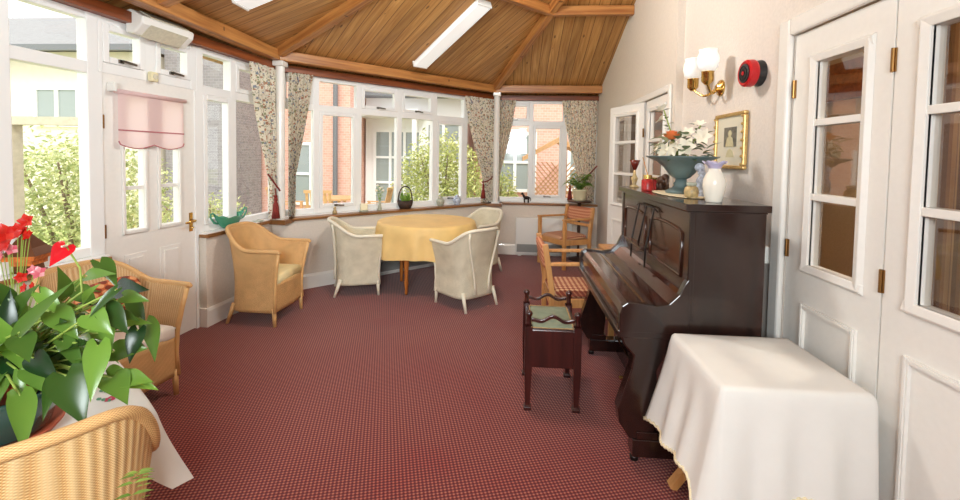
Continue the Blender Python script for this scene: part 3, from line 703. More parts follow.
curtain('curtain', BP, BD, .115, (1.03, 1.56), (1.28, 1.55), (1.26, 1.54), 2.365, 1.22, .80, 'wide floral curtain beside the far right corner above the fern', tie=((1.20, 1.08), (1.57, 1.38)), tassel=(1.17, 1.05, .2), folds=9)

# ------------------------------------------------------------------ woven tub chairs
def tub_curve(u, w, d, yf, ea=.8, eb=.85):
    """u 0..1 from right arm front round the back to left arm front"""
    La = yf; Lc = PI*math.sqrt((w*w+d*d)/2); T = 2*La+Lc; s = u*T
    if s < La: return w, yf-s, 0.
    if s > La+Lc: return -w, s-(La+Lc), 0.
    ph = (s-La)/Lc*PI; c_, s_ = math.cos(ph), math.sin(ph)
    sg = 1 if c_ >= 0 else -1
    return w*sg*abs(c_)**ea, -d*abs(s_)**eb, s_
def make_tub(label, weave, rail, cush, inner=None, braces=False, group=None, hb=.83, ha=.655, railm=None, rr=.018):
    t = thing('tub_chair', label, 'chair', group=group)
    zb0 = .12; wb, db, yb = .235, .225, .205; wt, dt, yt = .262, .30, .255
    def top(u):
        x, y, s = tub_curve(u, wt, dt, yt); return V((x, y, lerp(ha, hb, sstep(s)**.9)))
    def side(u, v):
        x0, y0, s = tub_curve(u, wb, db, yb, .55, .62); p = top(u); vv = v**2.1
        waist = -.018*math.sin(v*PI)
        r = V((x0, y0, 0)); k = 1 + waist/ max(.1, r.length)
        return (lerp(x0*k, p.x, vv), lerp(y0*k, p.y, vv), lerp(zb0, p.z, v))
    obj('woven_body', MB().grid(side, 72, 22, uvfn=lambda u, v: (u*1.35, v*.65)), weave, t, smooth=True, solid=.014, fixn=False)
    if inner:
        def ins(u, v):
            p = V(side(u, lerp(.42, .985, v))); c = V((0, .03, p.z)); q = (c-p); q.z = 0; return p + q.normalized()*.012
        obj('ribbed_lining', MB().grid(ins, 72, 16, uvfn=lambda u, v: (u*1.35, v*.4)), inner, t, smooth=True, fixn=False)
    # front skirt
    def skirt(u, v): return (lerp(-wb+.005, wb-.005, u), yb-.004+.012*math.sin(u*PI), lerp(zb0, .37, v))
    obj('front_skirt', MB().grid(skirt, 20, 8, uvfn=lambda u, v: (u*.45, v*.25)), weave, t, smooth=True, solid=.014, fixn=False)
    # rail rolled over the top
    pts = [top(i/60) for i in range(61)]
    out = []
    for i, p in enumerate(pts):
        n = V((p.x, p.y-.03, 0)); out.append(p + n.normalized()*.008)
    first, last = out[0], out[-1]
    out = [first + V((.004, .018, -.012))] + out + [last + V((-.004, .018, -.012))]
    obj('top_rail', MB().tube(out, [.010]+[rr]*61+[.010], 10), railm or rail, t, smooth=True)
    for sx in (-1, 1):
        post = [V(side(0 if sx > 0 else 1, v)) + V((0, .006, 0)) for v in (0, .25, .5, .75, .97)]
        obj('arm_post', MB().tube(post, .0135, 8), rail, t, smooth=True)
        obj('leg', MB().tube([(sx*.224, yb-.01, .16), (sx*.226, yb, .0)], [.02, .014], 10), rail, t, smooth=True)
        obj('leg', MB().tube([(sx*.195, -db*.82, .18), (sx*.205, -db*1.0-.02, .0)], [.02, .014], 10), rail, t, smooth=True)
        if braces:
            b = []
            for i in range(9):
                v = lerp(.06, .98, i/8); uu = .5 - sx*lerp(.03, .13, sstep((v-.1)/.9))
                p = V(side(uu, v)); n = V((p.x, p.y-.03, 0)); b.append(p + n.normalized()*.024)
            obj('back_brace', MB().tube(b, .0125, 8), rail, t, smooth=True)
    # seat pad: U-shaped rounded slab
    def pad(zo, k): 
        P = []
        for i in range(40):
            x, y, s = tub_curve(i/39, .212*k, .205*k, .215*k); P.append((x, y, zo))
        return P
    b = MB(); rings = []
    for zo, k in ((.355, .97), (.365, 1.0), (.415, 1.0), (.432, .97), (.442, .88), (.446, .5)): rings.append([b.b.verts.new(V(p)) for p in pad(zo, k)])
    for A, B in zip(rings, rings[1:]):
        n = len(A)
        for i in range(n): b.face([A[i], A[(i+1)%n], B[(i+1)%n], B[i]])
    b.face(rings[0][::-1]); b.face(rings[-1])
    s = obj('seat_cushion', b, cush, t, smooth=True)
    obj('piping', MB().tube(pad(.418, 1.005), .005, 6), cush, s, smooth=True)
    return t
def face_rot(fx, fy): return math.atan2(fy, fx) - PI/2      # local +Y looks along (fx, fy)
tubA = make_tub('golden woven tub chair with cream seat in front of the near white post', 'golden', 'goldrail', 'cushion_cream', railm='golden')
tubA.location = (-2.20, 3.77, 0); tubA.rotation_euler.z = face_rot(1, -.02)
tubB = make_tub('golden woven tub chair with ribbed inside and white seat below the garden door', 'golden', 'goldrail', 'cushion_white', inner='golden_ribbed', hb=.81, ha=.675, railm='golden', rr=.016)
tubB.location = (-2.27, 2.29, 0); tubB.rotation_euler.z = face_rot(1, -.18)
tubN = make_tub('golden woven tub chair seen from behind at the bottom left corner', 'golden_back', 'goldrail', 'cushion_white', hb=.815, ha=.54, railm='golden', rr=.017)
tubN.location = (-1.32, 1.08, 0); tubN.rotation_euler.z = face_rot(-.80, .60)
tubW = make_tub('cream painted tub chair turned side on, left of the round table', 'cream_weave', 'creamrail', 'cushion_cream', braces=True, hb=.79, ha=.64)
tubW.location = (-1.66, 4.63, 0); tubW.rotation_euler.z = face_rot(.93, .36)
dup(tubW, (-.44, 4.36, 0), face_rot(-.72, .69), 'cream painted tub chair with its braced back to us, in front of the round table')
dup(tubW, (-.42, 5.58, 0), face_rot(-.62, -.78), 'cream painted tub chair on the far right side of the round table')

# cushion resting on the chair by the door
def pillow(name, m, label, loc, rot, w=.36, h=.34, t=.11):
    def f(u, v):
        a = u*2*PI; b = (v-.5)*PI; ca, sa = math.cos(a), math.sin(a); e = lambda q, p: math.copysign(abs(q)**p, q)
        cb = math.cos(b)
        return (w/2*e(ca, .55)*cb**.35 if cb > 1e-6 else 0, t/2*e(math.sin(b), 1.0), h/2*e(sa, .55)*cb**.35 if cb > 1e-6 else 0)
    o = obj(name, MB().grid(f, 36, 16, closed=True), m, smooth=True); o.location = loc; o.rotation_euler = rot; return tag(o, label, 'cushion')
pillow('cushion', 'cushion_orange', 'orange patterned cushion leaning in the chair behind the big plant', (-2.29, 2.29, .605), (.32, 0, face_rot(1, -.18)+PI), w=.34, h=.32)

# ------------------------------------------------------------------ round table and gold cloth
TX, TY, TZ, TR = -.95, 4.87, .755, .54
t = thing('round_table', 'round table with turned orange wood legs under the gold cloth', 'table', (TX, TY, 0), .35)
obj('tabletop', MB().lathe([(.0, TZ-.03), (TR-.01, TZ-.03), (TR, TZ-.02), (TR, TZ-.004), (0, TZ-.004)], n=48), 'turned', t)
for k in range(4):
    a = PI/4 + k*PI/2; x, y = .36*math.cos(a), .36*math.sin(a)
    obj('leg', MB().lathe([(.014, 0), (.018, .02), (.015, .06), (.024, .12), (.02, .2), (.028, .34), (.03, .42), (.022, .45), (.03, .47), (.03, .71)], (x, y, 0), 14), 'turned', t, smooth=True)
b = MB()
for k in range(4):
    a, c_ = PI/4+k*PI/2, PI/4+(k+1)*PI/2; b.bar((.36*math.cos(a), .36*math.sin(a), .67), (.36*math.cos(c_), .36*math.sin(c_), .67), .02, .08)
obj('apron', b, 'turned', t)
def rcloth(u, v):
    a = u*2*PI
    if v <= .5: r = (TR+.006)*(v/.5); return (r*math.cos(a), r*math.sin(a), TZ + .003 - (.004 if v > .48 else 0))
    q = (v-.5)/.5; w = sstep(min(1, q*1.2))
    r = TR + .010 + .012*math.sin(min(1, q*4)*PI/2) + .012*q + w*(.019*math.sin(11*a+.5) + .012*math.sin(6*a+1.9) + .008*math.sin(19*a))
    z = TZ - .006 - q*(.335 + .012*math.sin(5*a))
    return (r*math.cos(a), r*math.sin(a), z)
o = obj('tablecloth', MB().grid(rcloth, 160, 40, closed=True), 'goldcloth', smooth=True); o.location = (TX, TY, .0)
tag(o, 'gold cloth hanging in folds over the round table', 'tablecloth')

# ------------------------------------------------------------------ rectangular cloths
def box_cloth(name, mtl, label, w, d, ztop, drop_fn, flare_fn, loc, rotz, fold=.012, nper=160, freq=7, rounding=.02, hem=None):
    """cloth over a w x d table; drop_fn/flare_fn take (side position a in turns, corner-ness c)"""
    per = 2*(w+d)
    def base(u):
        s = (u*per) % per
        if s < w: return V((-w/2+s, -d/2, 0)), V((0, -1, 0)), min(s, w-s), 0
        s -= w
        if s < d: return V((w/2, -d/2+s, 0)), V((1, 0, 0)), min(s, d-s), 1
        s -= d
        if s < w: return V((w/2-s, d/2, 0)), V((0, 1, 0)), min(s, w-s), 2
        s -= w; return V((-w/2, d/2-s, 0)), V((-1, 0, 0)), min(s, d-s), 3
    def full(u):
        p, n, c, k = base(u); R_ = .11
        cn = max(0, 1-c/R_)
        q = V((p.x/(w/2), p.y/(d/2), 0)); corner = V((math.copysign(1, p.x), math.copysign(1, p.y), 0)).normalized()
        nn = (n*(1-.5*cn) + corner*(.75*cn)).normalized(); return p, nn, cn, k
    def fn(u, v):
        p, n, cn, k = full(u)
        if v < .4:
            t = v/.4; return (p.x*t, p.y*t, ztop)
        q = (v-.4)/.6; dr = drop_fn(u, cn, k); fl = flare_fn(u, cn, k)
        f = fold*sstep(q*1.3)*math.sin(u*2*PI*freq*2 + 1.0)*(1-.5*cn)
        r = rounding*math.sin(min(1, q*8)*PI/2) + fl*q**1.3 + f
        return (p.x + n.x*r, p.y + n.y*r, ztop - dr*q - (0 if q > 0 else 0))
    o = thing(name, label, 'tablecloth', loc, rotz)
    obj('cloth', MB().grid(fn, nper, 36, closed=True), mtl, o, smooth=True)
    if hem:
        pts = []
        for i in range(nper*2): 
            p = V(fn(i/(nper*2), 1)); pts.append(p + V((0, 0, .004*math.sin(i*1.9))))
        obj('lace_edge', MB().tube(pts, .0065, 5, closed=True), hem, o, smooth=True)
    return o
# white table beside the piano: table X .755-1.295, Y 1.585-2.075
tx0, tx1, ty0, ty1, tz = .765, 1.285, 1.58, 2.07, .68
cx, cy = (tx0+tx1)/2, (ty0+ty1)/2
t = thing('folding_table', 'small folding table with crossed oak legs under the white cloth', 'table', (cx, cy, 0))
obj('tabletop', MB().box((-(tx1-tx0)/2+.01, -(ty1-ty0)/2+.01, tz-.03), ((tx1-tx0)/2-.01, (ty1-ty0)/2-.01, tz-.004)), 'oak', t, bevel=.004)
for sy in (-1, 1):
    y = sy*.16
    obj('leg', MB().bar((-.27, y, .0), (.2, y, tz-.03), .03, .045, up=(0,1,0)), 'oak', t)
    obj('leg', MB().bar((.24, y-.035*sy, .0), (-.2, y-.035*sy, tz-.03), .03, .045, up=(0,1,0)), 'oak', t)
obj('stretcher', MB().bar((.0, -.16, .33), (0, .16, .33), .025, .025), 'oak', t)
def drop_w(u, cn, k): return .385 + .06*cn*cn + .02*math.sin(u*2*PI*5+.4) + (.02 if k == 3 else 0)
def flare_w(u, cn, k): return {0: .035, 1: .004, 2: .01, 3: .07}[k]*(1-cn) + cn*(({0: .08, 1: .004, 2: .03, 3: .10}[k]) if u < .1 or u > .62 else .012)
box_cloth('tablecloth', 'whitecloth', 'white cotton cloth with lace edge over the small table beside the piano', tx1-tx0, ty1-ty0, tz, drop_w, flare_w, (cx, cy, 0), 0, fold=.012, hem='lace', freq=6, rounding=.008)
# small table under the big plant
sx, sy_, sz, sw = -1.80, 1.48, .50, .62
srot = math.atan2(.58, -.81) + PI
t = thing('side_table', 'small square table under the white embroidered cloth', 'table', (sx, sy_, 0), srot)
obj('tabletop', MB().box((-sw/2+.01, -sw/2+.01, sz-.03), (sw/2-.01, sw/2-.01, sz-.004)), 'oak', t, bevel=.004)
for a in (-1, 1):
    for b_ in (-1, 1): obj('leg', MB().bar((a*.24, b_*.24, 0), (a*.24, b_*.24, sz-.03), .035, .035), 'oak', t)
def drop_s(u, cn, k): return .13 + .19*cn
def flare_s(u, cn, k): return .012 + .11*cn
o = box_cloth('tablecloth', 'whitecloth', 'white embroidered cloth under the big green plant', sw, sw, sz, drop_s, flare_s, (sx, sy_, 0), srot, fold=.004, freq=5, rounding=.008)
em = MB(); em2 = MB()
for k in range(4):
    R_ = Matrix.Rotation(k*PI/2, 3, 'Z')
    for px, py, r in ((.215, -.12, .017), (.235, -.05, .015)):
        for j in range(5):
            a = j*2*PI/5; c_ = R_ @ V((px + r*.8*math.cos(a), py + r*.8*math.sin(a), 0)); em.lathe([(.0, sz+.003), (r*.55, sz+.002)], (c_.x, c_.y, 0), 8)
        for j in range(3):
            c_ = R_ @ V((px-.03+.012*j, py+.03-.02*j, 0)); em2.lathe([(0, sz+.003), (.009, sz+.002)], (c_.x, c_.y, 0), 6, sx=1.6)
obj('embroidery_pattern', em, mat('embroidery_rose', sr(196, 60, 90), .8), o); obj('embroidery_pattern', em2, mat('embroidery_green', sr(96, 150, 120), .8), o)

# ------------------------------------------------------------------ piano
PX0, PX1, PY0, PY1 = .845, 1.195, 2.115, 3.37     # body front, back, near end, far end
t = thing('upright_piano', 'dark mahogany upright piano against the right wall', 'piano', (1.02, 2.7425, 0)); ox, oy = 1.02, 2.7425
def pb(mb, x0, y0, z0, x1, y1, z1): mb.box((x0-ox, y0-oy, z0), (x1-ox, y1-oy, z1)); return mb
b = MB()
pb(b, PX0+.015, PY0, .04, PX1, PY0+.03, 1.25); pb(b, PX0+.015, PY1-.03, .04, PX1, PY1, 1.25); pb(b, PX1-.03, PY0+.03, .04, PX1, PY1-.03, 1.25)
pb(b, PX0+.02, PY0+.03, 1.2, PX1-.03, PY1-.03, 1.25)
pb(b, PX0-.0, PY0-.002, .72, PX0+.03, PY0+.034, 1.25); pb(b, PX0, PY1-.034, .72, PX0+.03, PY1+.002, 1.25)
obj('case', b, 'piano', t, bevel=.004)
obj('lid', pb(pb(MB(), PX0-.025, PY0-.02, 1.25, PX1+.012, PY1+.02, 1.284), PX0-.012, PY0-.01, 1.242, PX1, PY1+.01, 1.25), 'piano', t, bevel=.008)
# upper door panel with raised moulding
up = obj('upper_panel', pb(MB(), PX0+.006, PY0+.034, .84, PX0+.022, PY1-.034, 1.245), 'pianopanel', t)
def moulding(mb, ya, yb, za, zb_, x, r=.009, arch=.0, n=10):
    ym = (ya+yb)/2; P = [(x-ox, ya-oy, za), (x-ox, yb-oy, za), (x-ox, yb-oy, zb_)]
    for i in range(1, n): 
        tt = i/n; P.append((x-ox, lerp(yb, ya, tt)-oy, zb_ + arch*math.sin(tt*PI)**.6))
    P.append((x-ox, ya-oy, zb_)); mb.tube(P, r, 6, closed=True); return mb
m_ = MB(); moulding(m_, 2.21, 2.70, .915, 1.13, PX0+.004, arch=.022); moulding(m_, 2.80, 3.28, .915, 1.13, PX0+.004, arch=.022)
obj('panel_moulding', m_, 'pianopanel', up, smooth=True)
# keybed, cheeks and fall: profile in (x, z)
prof = [(.535, .655), (.535, .745), (.545, .782), (.57, .80), (.62, .798), (.70, .788), (.765, .80), (.81, .845), (.835, .90), (.848, .92), (.86, .92), (.86, .655)]
for y in (PY0-.004, PY1-.036):
    b = MB().prism([(x-ox, z) for x, z in prof], 1, y-oy, y+.04-oy); obj('cheek', b, 'piano', t, bevel=.004)
fall = [(.55, .665), (.545, .74), (.556, .775), (.58, .79), (.64, .787), (.71, .776), (.775, .79), (.82, .835), (.84, .85), (.855, .85), (.855, .665)]
fo = obj('fallboard', MB().prism([(x-ox, z) for x, z in fall], 1, PY0+.037-oy, PY1-.037-oy), 'pianofall', t, bevel=.003)
obj('inlay_line', MB().box((.667-ox, PY0+.07-oy, .7845), (.671-ox, PY1-.1-oy, .7862)), 'brass', fo)
obj('key_slip', pb(MB(), .528, PY0+.0, .625, .86, PY1-.0, .662), 'piano', t, bevel=.006)
# lower body
obj('lower_panel', pb(MB(), PX0-.02, PY0+.03, .14, PX0+.0, PY1-.03, .63), 'piano', t)
obj('plinth', pb(MB(), PX0-.03, PY0+.02, .03, PX0+.02, PY1-.02, .14), 'piano', t, bevel=.004)
for y in (PY0, PY1-.085):
    b = MB(); pb(b, .615, y, .035, .90, y+.085, .125); obj('toe_block', b, 'piano', t, bevel=.006)
    b = MB(); b.prism([(x-ox, z) for x, z in ((.60, .125), (.715, .125), (.73, .28), (.72, .47), (.76, .55), (.83, .63), (.545, .63), (.565, .585), (.61, .54), (.60, .47), (.54, .27), (.55, .20))], 1, y+.006-oy, y+.078-oy)
    pb(b, .632, y+.0, .125, .735, y+.085, .165)
    obj('leg', b, 'piano', t, bevel=.006)
    for x in (.635, .87): obj('castor', MB().lathe([(.0, 0), (.02, .002), (.022, .02), (.014, .036)], (x-ox, y+.04-oy, 0), 12), 'iron', t)
for y in (2.68, 2.80):
    obj('pedal', MB().bar((.715-ox, y-oy, .085), (.83-ox, y-oy, .09), .032, .012), 'brass', t, bevel=.003)
# wire music desk leaning on the upper panel
mr = MB()
for y in (2.60, 2.745, 2.89): mr.tube([(.836-ox, y-oy, 1.205), (.792-ox, y-oy, .965)] + ([(.790-ox, y-oy, .855)] if y != 2.745 else []), .0055, 6)
mr.tube([(.838-ox, 2.54-oy, 1.19), (.836-ox, 2.60-oy, 1.207), (.836-ox, 2.89-oy, 1.207), (.838-ox, 2.95-oy, 1.19)], .005, 6)
md = obj('music_rest', mr, 'iron', t, smooth=True)
obj('ledge', pb(MB(), .765, 2.60, .955, .815, 2.93, .97), 'pianopanel', md, bevel=.004)

# piano stool
def zf(prof, c, n=12): return MB().lathe(prof, c, n)
t = thing('piano_stool', 'dark mahogany piano stool with sage green seat and wavy side handles', 'stool', (.262, 2.745, 0))
hx, hy = .142, .205
for a in (-1, 1):
    for b_ in (-1, 1):
        x, y = a*hx, b_*hy
        b = MB(); P = [(.018, 0.0), (.019, .012), (.014, .03), (.022, .25), (.022, .50)]
        for (r0, z0), (r1, z1) in zip(P, P[1:]):
            vs = [b.b.verts.new(V((x+sx_*r, y+sy2*r, z))) for r, z in ((r0, z0), (r1, z1)) for sx_, sy2 in ((-1,-1),(1,-1),(1,1),(-1,1))]
            for i in range(4): b.face([vs[i], vs[(i+1)%4], vs[4+(i+1)%4], vs[4+i]])
        lg = obj('leg', b, 'stool', t)
        obj('finial', MB().lathe([(.0, .505), (.017, .505), (.014, .52), (.013, .555), (.02, .565), (.022, .578), (.012, .59), (0, .592)], (x, y, 0), 14), 'stool', lg, smooth=True)
        obj('foot', MB().box((x-.023, y-.023, 0), (x+.023, y+.023, .022)), 'stool', lg, bevel=.005)
b = MB(); b.box((-hx, -hy-.008, .255), (hx, -hy+.008, .478)).box((-hx, hy-.008, .255), (hx, hy+.008, .478)).box((-hx-.008, -hy, .255), (-hx+.008, hy, .478)).box((hx-.008, -hy, .255), (hx+.008, hy, .478)).box((-hx, -hy, .26), (hx, hy, .275))
obj('music_box', b, 'stool', t, bevel=.003)
def seatf(u, v):
    x, y = lerp(-1, 1, u), lerp(-1, 1, v); return (x*(hx-.018), y*(hy-.012), .482 + .016*(1-x**4)*(1-y**4))
s = obj('seat', MB().grid(seatf, 16, 20), 'greenseat', t, smooth=True)
obj('seat_base', MB().box((-hx+.012, -hy+.006, .462), (hx-.012, hy-.006, .483)), 'stool', t)
obj('braid', MB().tube([(-hx+.018, -hy+.012, .485), (hx-.018, -hy+.012, .485), (hx-.018, hy-.012, .485), (-hx+.018, hy-.012, .485)], .005, 6, closed=True), 'braid', s)
for b_ in (-1, 1):
    y = b_*hy; top_ = []; bot_ = []
    for i in range(25):
        q = i/24; x = lerp(-hx+.015, hx-.015, q); z = .535 + .022*math.sin(q*PI)**1.5 + .010*math.cos(q*4*PI) - .008
        top_.append((x, z+.011)); bot_.append((x, z-.009))
    obj('side_handle', MB().prism(top_ + bot_[::-1], 1, y-.010, y+.010), 'stool', t, bevel=.003)

# ------------------------------------------------------------------ wooden armchairs
def make_armchair(label, loc, rot):
    t = thing('wooden_armchair', label, 'chair', loc, rot)
    w, d = .25, .235
    for a in (-1, 1):
        obj('leg', MB().bar((a*w, d, 0), (a*w, d, .655), .042, .042), 'oak', t, bevel=.005)
        obj('leg', MB().bar((a*w, -d, 0), (a*w, -d, .44), .042, .042, up=(0,1,0)).bar((a*w, -d, .43), (a*w, -d-.06, .81), .04, .044, up=(0,1,0)), 'oak', t, bevel=.005)
        obj('arm', MB().bar((a*w, d+.03, .667), (a*w, -d-.02, .655), .055, .024), 'oak', t, bevel=.007)
        obj('side_rail', MB().bar((a*w, d, .36), (a*w, -d, .34), .026, .07), 'oak', t, bevel=.003)
    obj('front_rail', MB().box((-w, d-.013, .325), (w, d+.013, .395)), 'oak', t, bevel=.003)
    obj('back_rail', MB().box((-w, -d-.012, .31), (w, -d+.012, .375)).bar((-w, -d-.012, .56), (w, -d-.012, .56), .02, .04), 'oak', t, bevel=.003)
    def pad(u, v):
        a = u*2*PI; b = (v-.5)*PI; e = lambda q, p: math.copysign(abs(q)**p, q); cb = max(0, math.cos(b))**.3
        return ((w-.02)*e(math.cos(a), .35)*cb, (d+.012)*e(math.sin(a), .35)*cb, .405 + .038*math.sin(b))
    obj('seat', MB().grid(pad, 40, 14, closed=True), 'fabric', t, smooth=True)
    def bp(u, v):
        a = u*2*PI; b = (v-.5)*PI; e = lambda q, p: math.copysign(abs(q)**p, q); cb = max(0, math.cos(b))**.3
        z = .70 + .10*e(math.sin(a), .35)*cb; return ((w-.012)*e(math.cos(a), .35)*cb, -d-.055-(z-.70)*.16 + .028*math.sin(b), z)
    obj('backrest', MB().grid(bp, 40, 14, closed=True), 'backfabric', t, smooth=True)
    return t
wc = make_armchair('oak armchair with patterned rust upholstery below the far window and fern', (.755, 6.13, 0), face_rot(-.80, -.60))
dup(wc, (.56, 3.68, 0), face_rot(1, .04), 'oak armchair with its rust back towards us between the stool and the piano end')

# low table behind the piano
t = thing('low_wooden_table', 'small pale wooden table behind the far end of the piano', 'table', (1.06, 4.25, 0))
obj('tabletop', MB().box((-.17, -.2, .6), (.17, .2, .63)), 'oak', t, bevel=.004)
for a in (-1, 1):
    for b_ in (-1, 1): obj('leg', MB().box((a*.14-.018, b_*.17-.018, 0), (a*.14+.018, b_*.17+.018, .6)), 'oak', t)

# ------------------------------------------------------------------ heaters
def heater(label, P, D, s0, s1, inset, z0=.03, z1=.58, dep=.06):
    o = frame_empty('storage_heater', label, 'heater', P, D, kind=None); y1 = -inset-.02
    obj('cabinet', MB().box((s0, y1-dep, z0+.0), (s1, y1, z1)), 'heater', o, bevel=.012)
    g = MB(); n = int((s1-s0-.06)/.016)
    g.box((s0+.02, y1-dep-.004, z0+.03), (s1-.02, y1-dep-.001, z0+.15))
    for i in range(n): g.box((s0+.03+i*.016, y1-dep-.01, z0+.035), (s0+.038+i*.016, y1-dep-.003, z0+.145))
    obj('grille', g, 'grille', o)
    f = MB(); f.box((s0+.04, y1-dep+.01, 0), (s0+.09, y1-.01, z0)).box((s1-.09, y1-dep+.01, 0), (s1-.04, y1-.01, z0)); obj('foot', f, 'heater', o)
    return o
heater('cream storage heater under the far window', BP, BD, .36, 1.20, .21)
heater('long cream heater under the bay window behind the round table', DP, DD, .86, 2.55, .20)

# ------------------------------------------------------------------ ceiling and wall fittings
def ceiling_light(label, base, along, length, w=.13, h=.075):
    """long batten on the sloping boards; base = lower end centre (on the boards), along = direction up the slope"""
    x = V(along).normalized(); n_ = V((0,0,-1)); y = n_.cross(x).normalized(); z = x.cross(y).normalized()
    o = bpy.data.objects.new('ceiling_light', None); C.objects.link(o)
    o.matrix_world = Matrix(((x.x, y.x, z.x, base[0]), (x.y, y.y, z.y, base[1]), (x.z, y.z, z.z, base[2]), (0,0,0,1)))
    tag(o, label, 'ceiling light')
    obj('housing', MB().box((0, -w/2+.02, .0), (length, w/2-.02, .03)), 'plastic', o)
    obj('diffuser', MB().box((.012, -w/2, .025), (length-.012, w/2, h)), 'tube', o, bevel=.012)
    obj('end_cap', MB().box((-.006, -w/2-.002, .0), (.012, w/2+.002, h+.002)), 'plastic', o, bevel=.004); obj('end_cap', MB().box((length-.012, -w/2-.002, 0), (length+.006, w/2+.002, h+.002)), 'plastic', o, bevel=.004)
    return o
def on_bay(x, y): a = ((-(x-AP.x) + (y-AP.y))/math.sqrt(2)); return V((x, y, roof_z(a)))
p0 = on_bay(-1.16, 5.34); dirv = V((.7071, -.7071, SLOPE))
ceiling_light('long white fluorescent light on the sloping boards above the table', p0 + V((0,0,-.005)), dirv, 1.27, w=.19)
a = 1.27+2.12; ceiling_light('white fluorescent light cut off by the top edge of the photo', (-2.12, 3.24, roof_z(a)-.005), (1, 0, SLOPE), 1.3, w=.19)

# emergency light box over the garden door
o = frame_empty('emergency_light', 'cream emergency light box fixed above the garden door', 'light', LP + V((0,0,2.38)), LD, kind=None)
q = lambda b, x0, x1: b.prism([(-.045, -.075), (-.045, .075), (-.085, .085), (-.19, .03), (-.18, -.02), (-.11, -.085)], 0, x0, x1)
obj('case', q(MB(), 2.85, 3.29), 'plastic', o, bevel=.012)
obj('lens', MB().prism([(-.10, -.088), (-.184, -.022), (-.19, -.016), (-.105, -.094)], 0, 2.91, 3.23).prism([(-.10, .083), (-.188, .034), (-.192, .04), (-.10, .09)], 0, 2.91, 3.23), 'lens', o)
o = frame_empty('door_sensor', 'small cream sensor box between the toplights', 'sensor', LP, LD, kind=None)
obj('sensor_case', MB().box((3.02, -.075, 2.0), (3.08, -.037, 2.07)), 'creamplastic', o, bevel=.008)
obj('sensor_window', MB().lathe([(.02, 0), (.018, .006), (0, .008)], n=14), 'lens', o, loc=(3.05, -.075, 2.035)).rotation_euler = (PI/2, 0, 0)

# wall lamp
t = thing('wall_lamp', 'brass wall lamp with two white tulip glass shades above the urn', 'lamp', (RN, 2.98, 1.965))
obj('wall_plate', MB().lathe([(.0, 0), (.055, 0), (.05, .012), (.03, .02), (.022, .034), (0, .036)], n=24), 'brass', t, smooth=True).rotation_euler = (0, -PI/2, 0)
for k, (ax, ay) in enumerate(((-.115, .165), (-.13, -.095))):
    pts = []
    for i in range(17):
        q = i/16; pts.append((lerp(-.03, ax, q), lerp(0, ay, q), -.055*math.sin(q*PI)*(1-q*.2) + .02*q))
    am = obj('arm', MB().tube(pts, .008, 8), 'brass', t, smooth=True)
    obj('gallery', MB().lathe([(.0, .005), (.014, .005), (.036, .03), (.036, .085), (.04, .088), (0, .09)], (ax, ay, 0), 20), 'brass', am, smooth=True)
    obj('shade', MB().lathe([(.03, .085), (.055, .11), (.066, .15), (.062, .185), (.05, .21), (.056, .225), (.05, .222), (.045, .205)], (ax, ay, 0), 28, rim=lambda r, z, a: (r*(1+.10*max(0, z-.19)/.03*math.cos(6*a)*.5), z)), 'opal', am, smooth=True)

# fire alarm sounder
t = thing('fire_alarm', 'round red and black fire alarm on the wall by the door', 'alarm', (RN+.004, 2.53, 1.975)); t.scale = (.88, .92, .92)
def disc(prof, m, name, par, r=None): o_ = obj(name, MB().lathe(prof, n=32), m, par, smooth=False); o_.rotation_euler = (0, -PI/2, 0); return o_
disc([(.0, 0), (.075, 0), (.078, .01), (.072, .05), (.0, .05)], 'black', 'base', t)
disc([(.0, .05), (.078, .05), (.082, .06), (.080, .095), (.07, .105), (.058, .10), (.0, .10)], 'red', 'red_ring', t)
disc([(.0, .098), (.056, .098), (.056, .106), (.045, .109), (.045, .104), (.036, .104), (.036, .109), (.02, .109), (.02, .104), (0, .104)], 'black', 'sounder_face', t)
disc([(0, .11), (.012, .11), (.012, .113), (0, .114)], 'red', 'emblem', t)

# gilt picture
t = thing('framed_picture', 'small gilt framed engraving of a figure on the wall right of the urn', 'picture', (RN-.004, 2.80, 1.612))
b = MB(); W_, H_, fw = .185, .172, .022
for y0, y1, z0, z1 in ((-W_, W_, H_-fw, H_), (-W_, W_, -H_, -H_+fw), (-W_, -W_+fw, -H_+fw, H_-fw), (W_-fw, W_, -H_+fw, H_-fw)): b.box((-.028, y0, z0), (0, y1, z1))
fr = obj('frame', b, 'gilt', t, bevel=.008)
b = MB()
for k in range(7): b.ball((-.03, -W_+.014, lerp(-H_+.03, H_-.03, k/6)), .009, 6).ball((-.03, W_-.014, lerp(-H_+.03, H_-.03, k/6)), .009, 6)
obj('frame_edging', b, 'gilt', fr)
obj('mount', MB().box((-.012, -W_+fw, -H_+fw), (-.004, W_-fw, H_-fw)), 'paper', t)
obj('engraving', MB().box((-.015, -.075, -.035), (-.012, .075, .085)), 'print', t)
b = MB().ball((-.0155, .0, .045), .022, 8, (.12, 1, 1)).prism([(-.05, -.035), (.05, -.035), (.035, .015), (.012, .03), (-.012, .03), (-.035, .015)], 0, -.0165, -.015)
obj('printed_figure', b, 'printlight', t)
obj('pencil_mark', MB().prism([(-.05, -.10), (.05, -.10), (.03, -.06), (0, -.045), (-.03, -.06)], 0, -.0135, -.012), 'printlight', t)
# socket
t = thing('wall_socket', 'white double socket on the wall behind the piano end', 'socket', (RN, 2.40, 1.0))
obj('socket_plate', MB().box((-.035, -.045, -.045), (0, .045, .045)), 'plastic', t, bevel=.006)
obj('switch', MB().box((-.041, -.02, .01), (-.035, -.005, .03)).box((-.041, .005, .01), (-.035, .02, .03)), 'red', t)

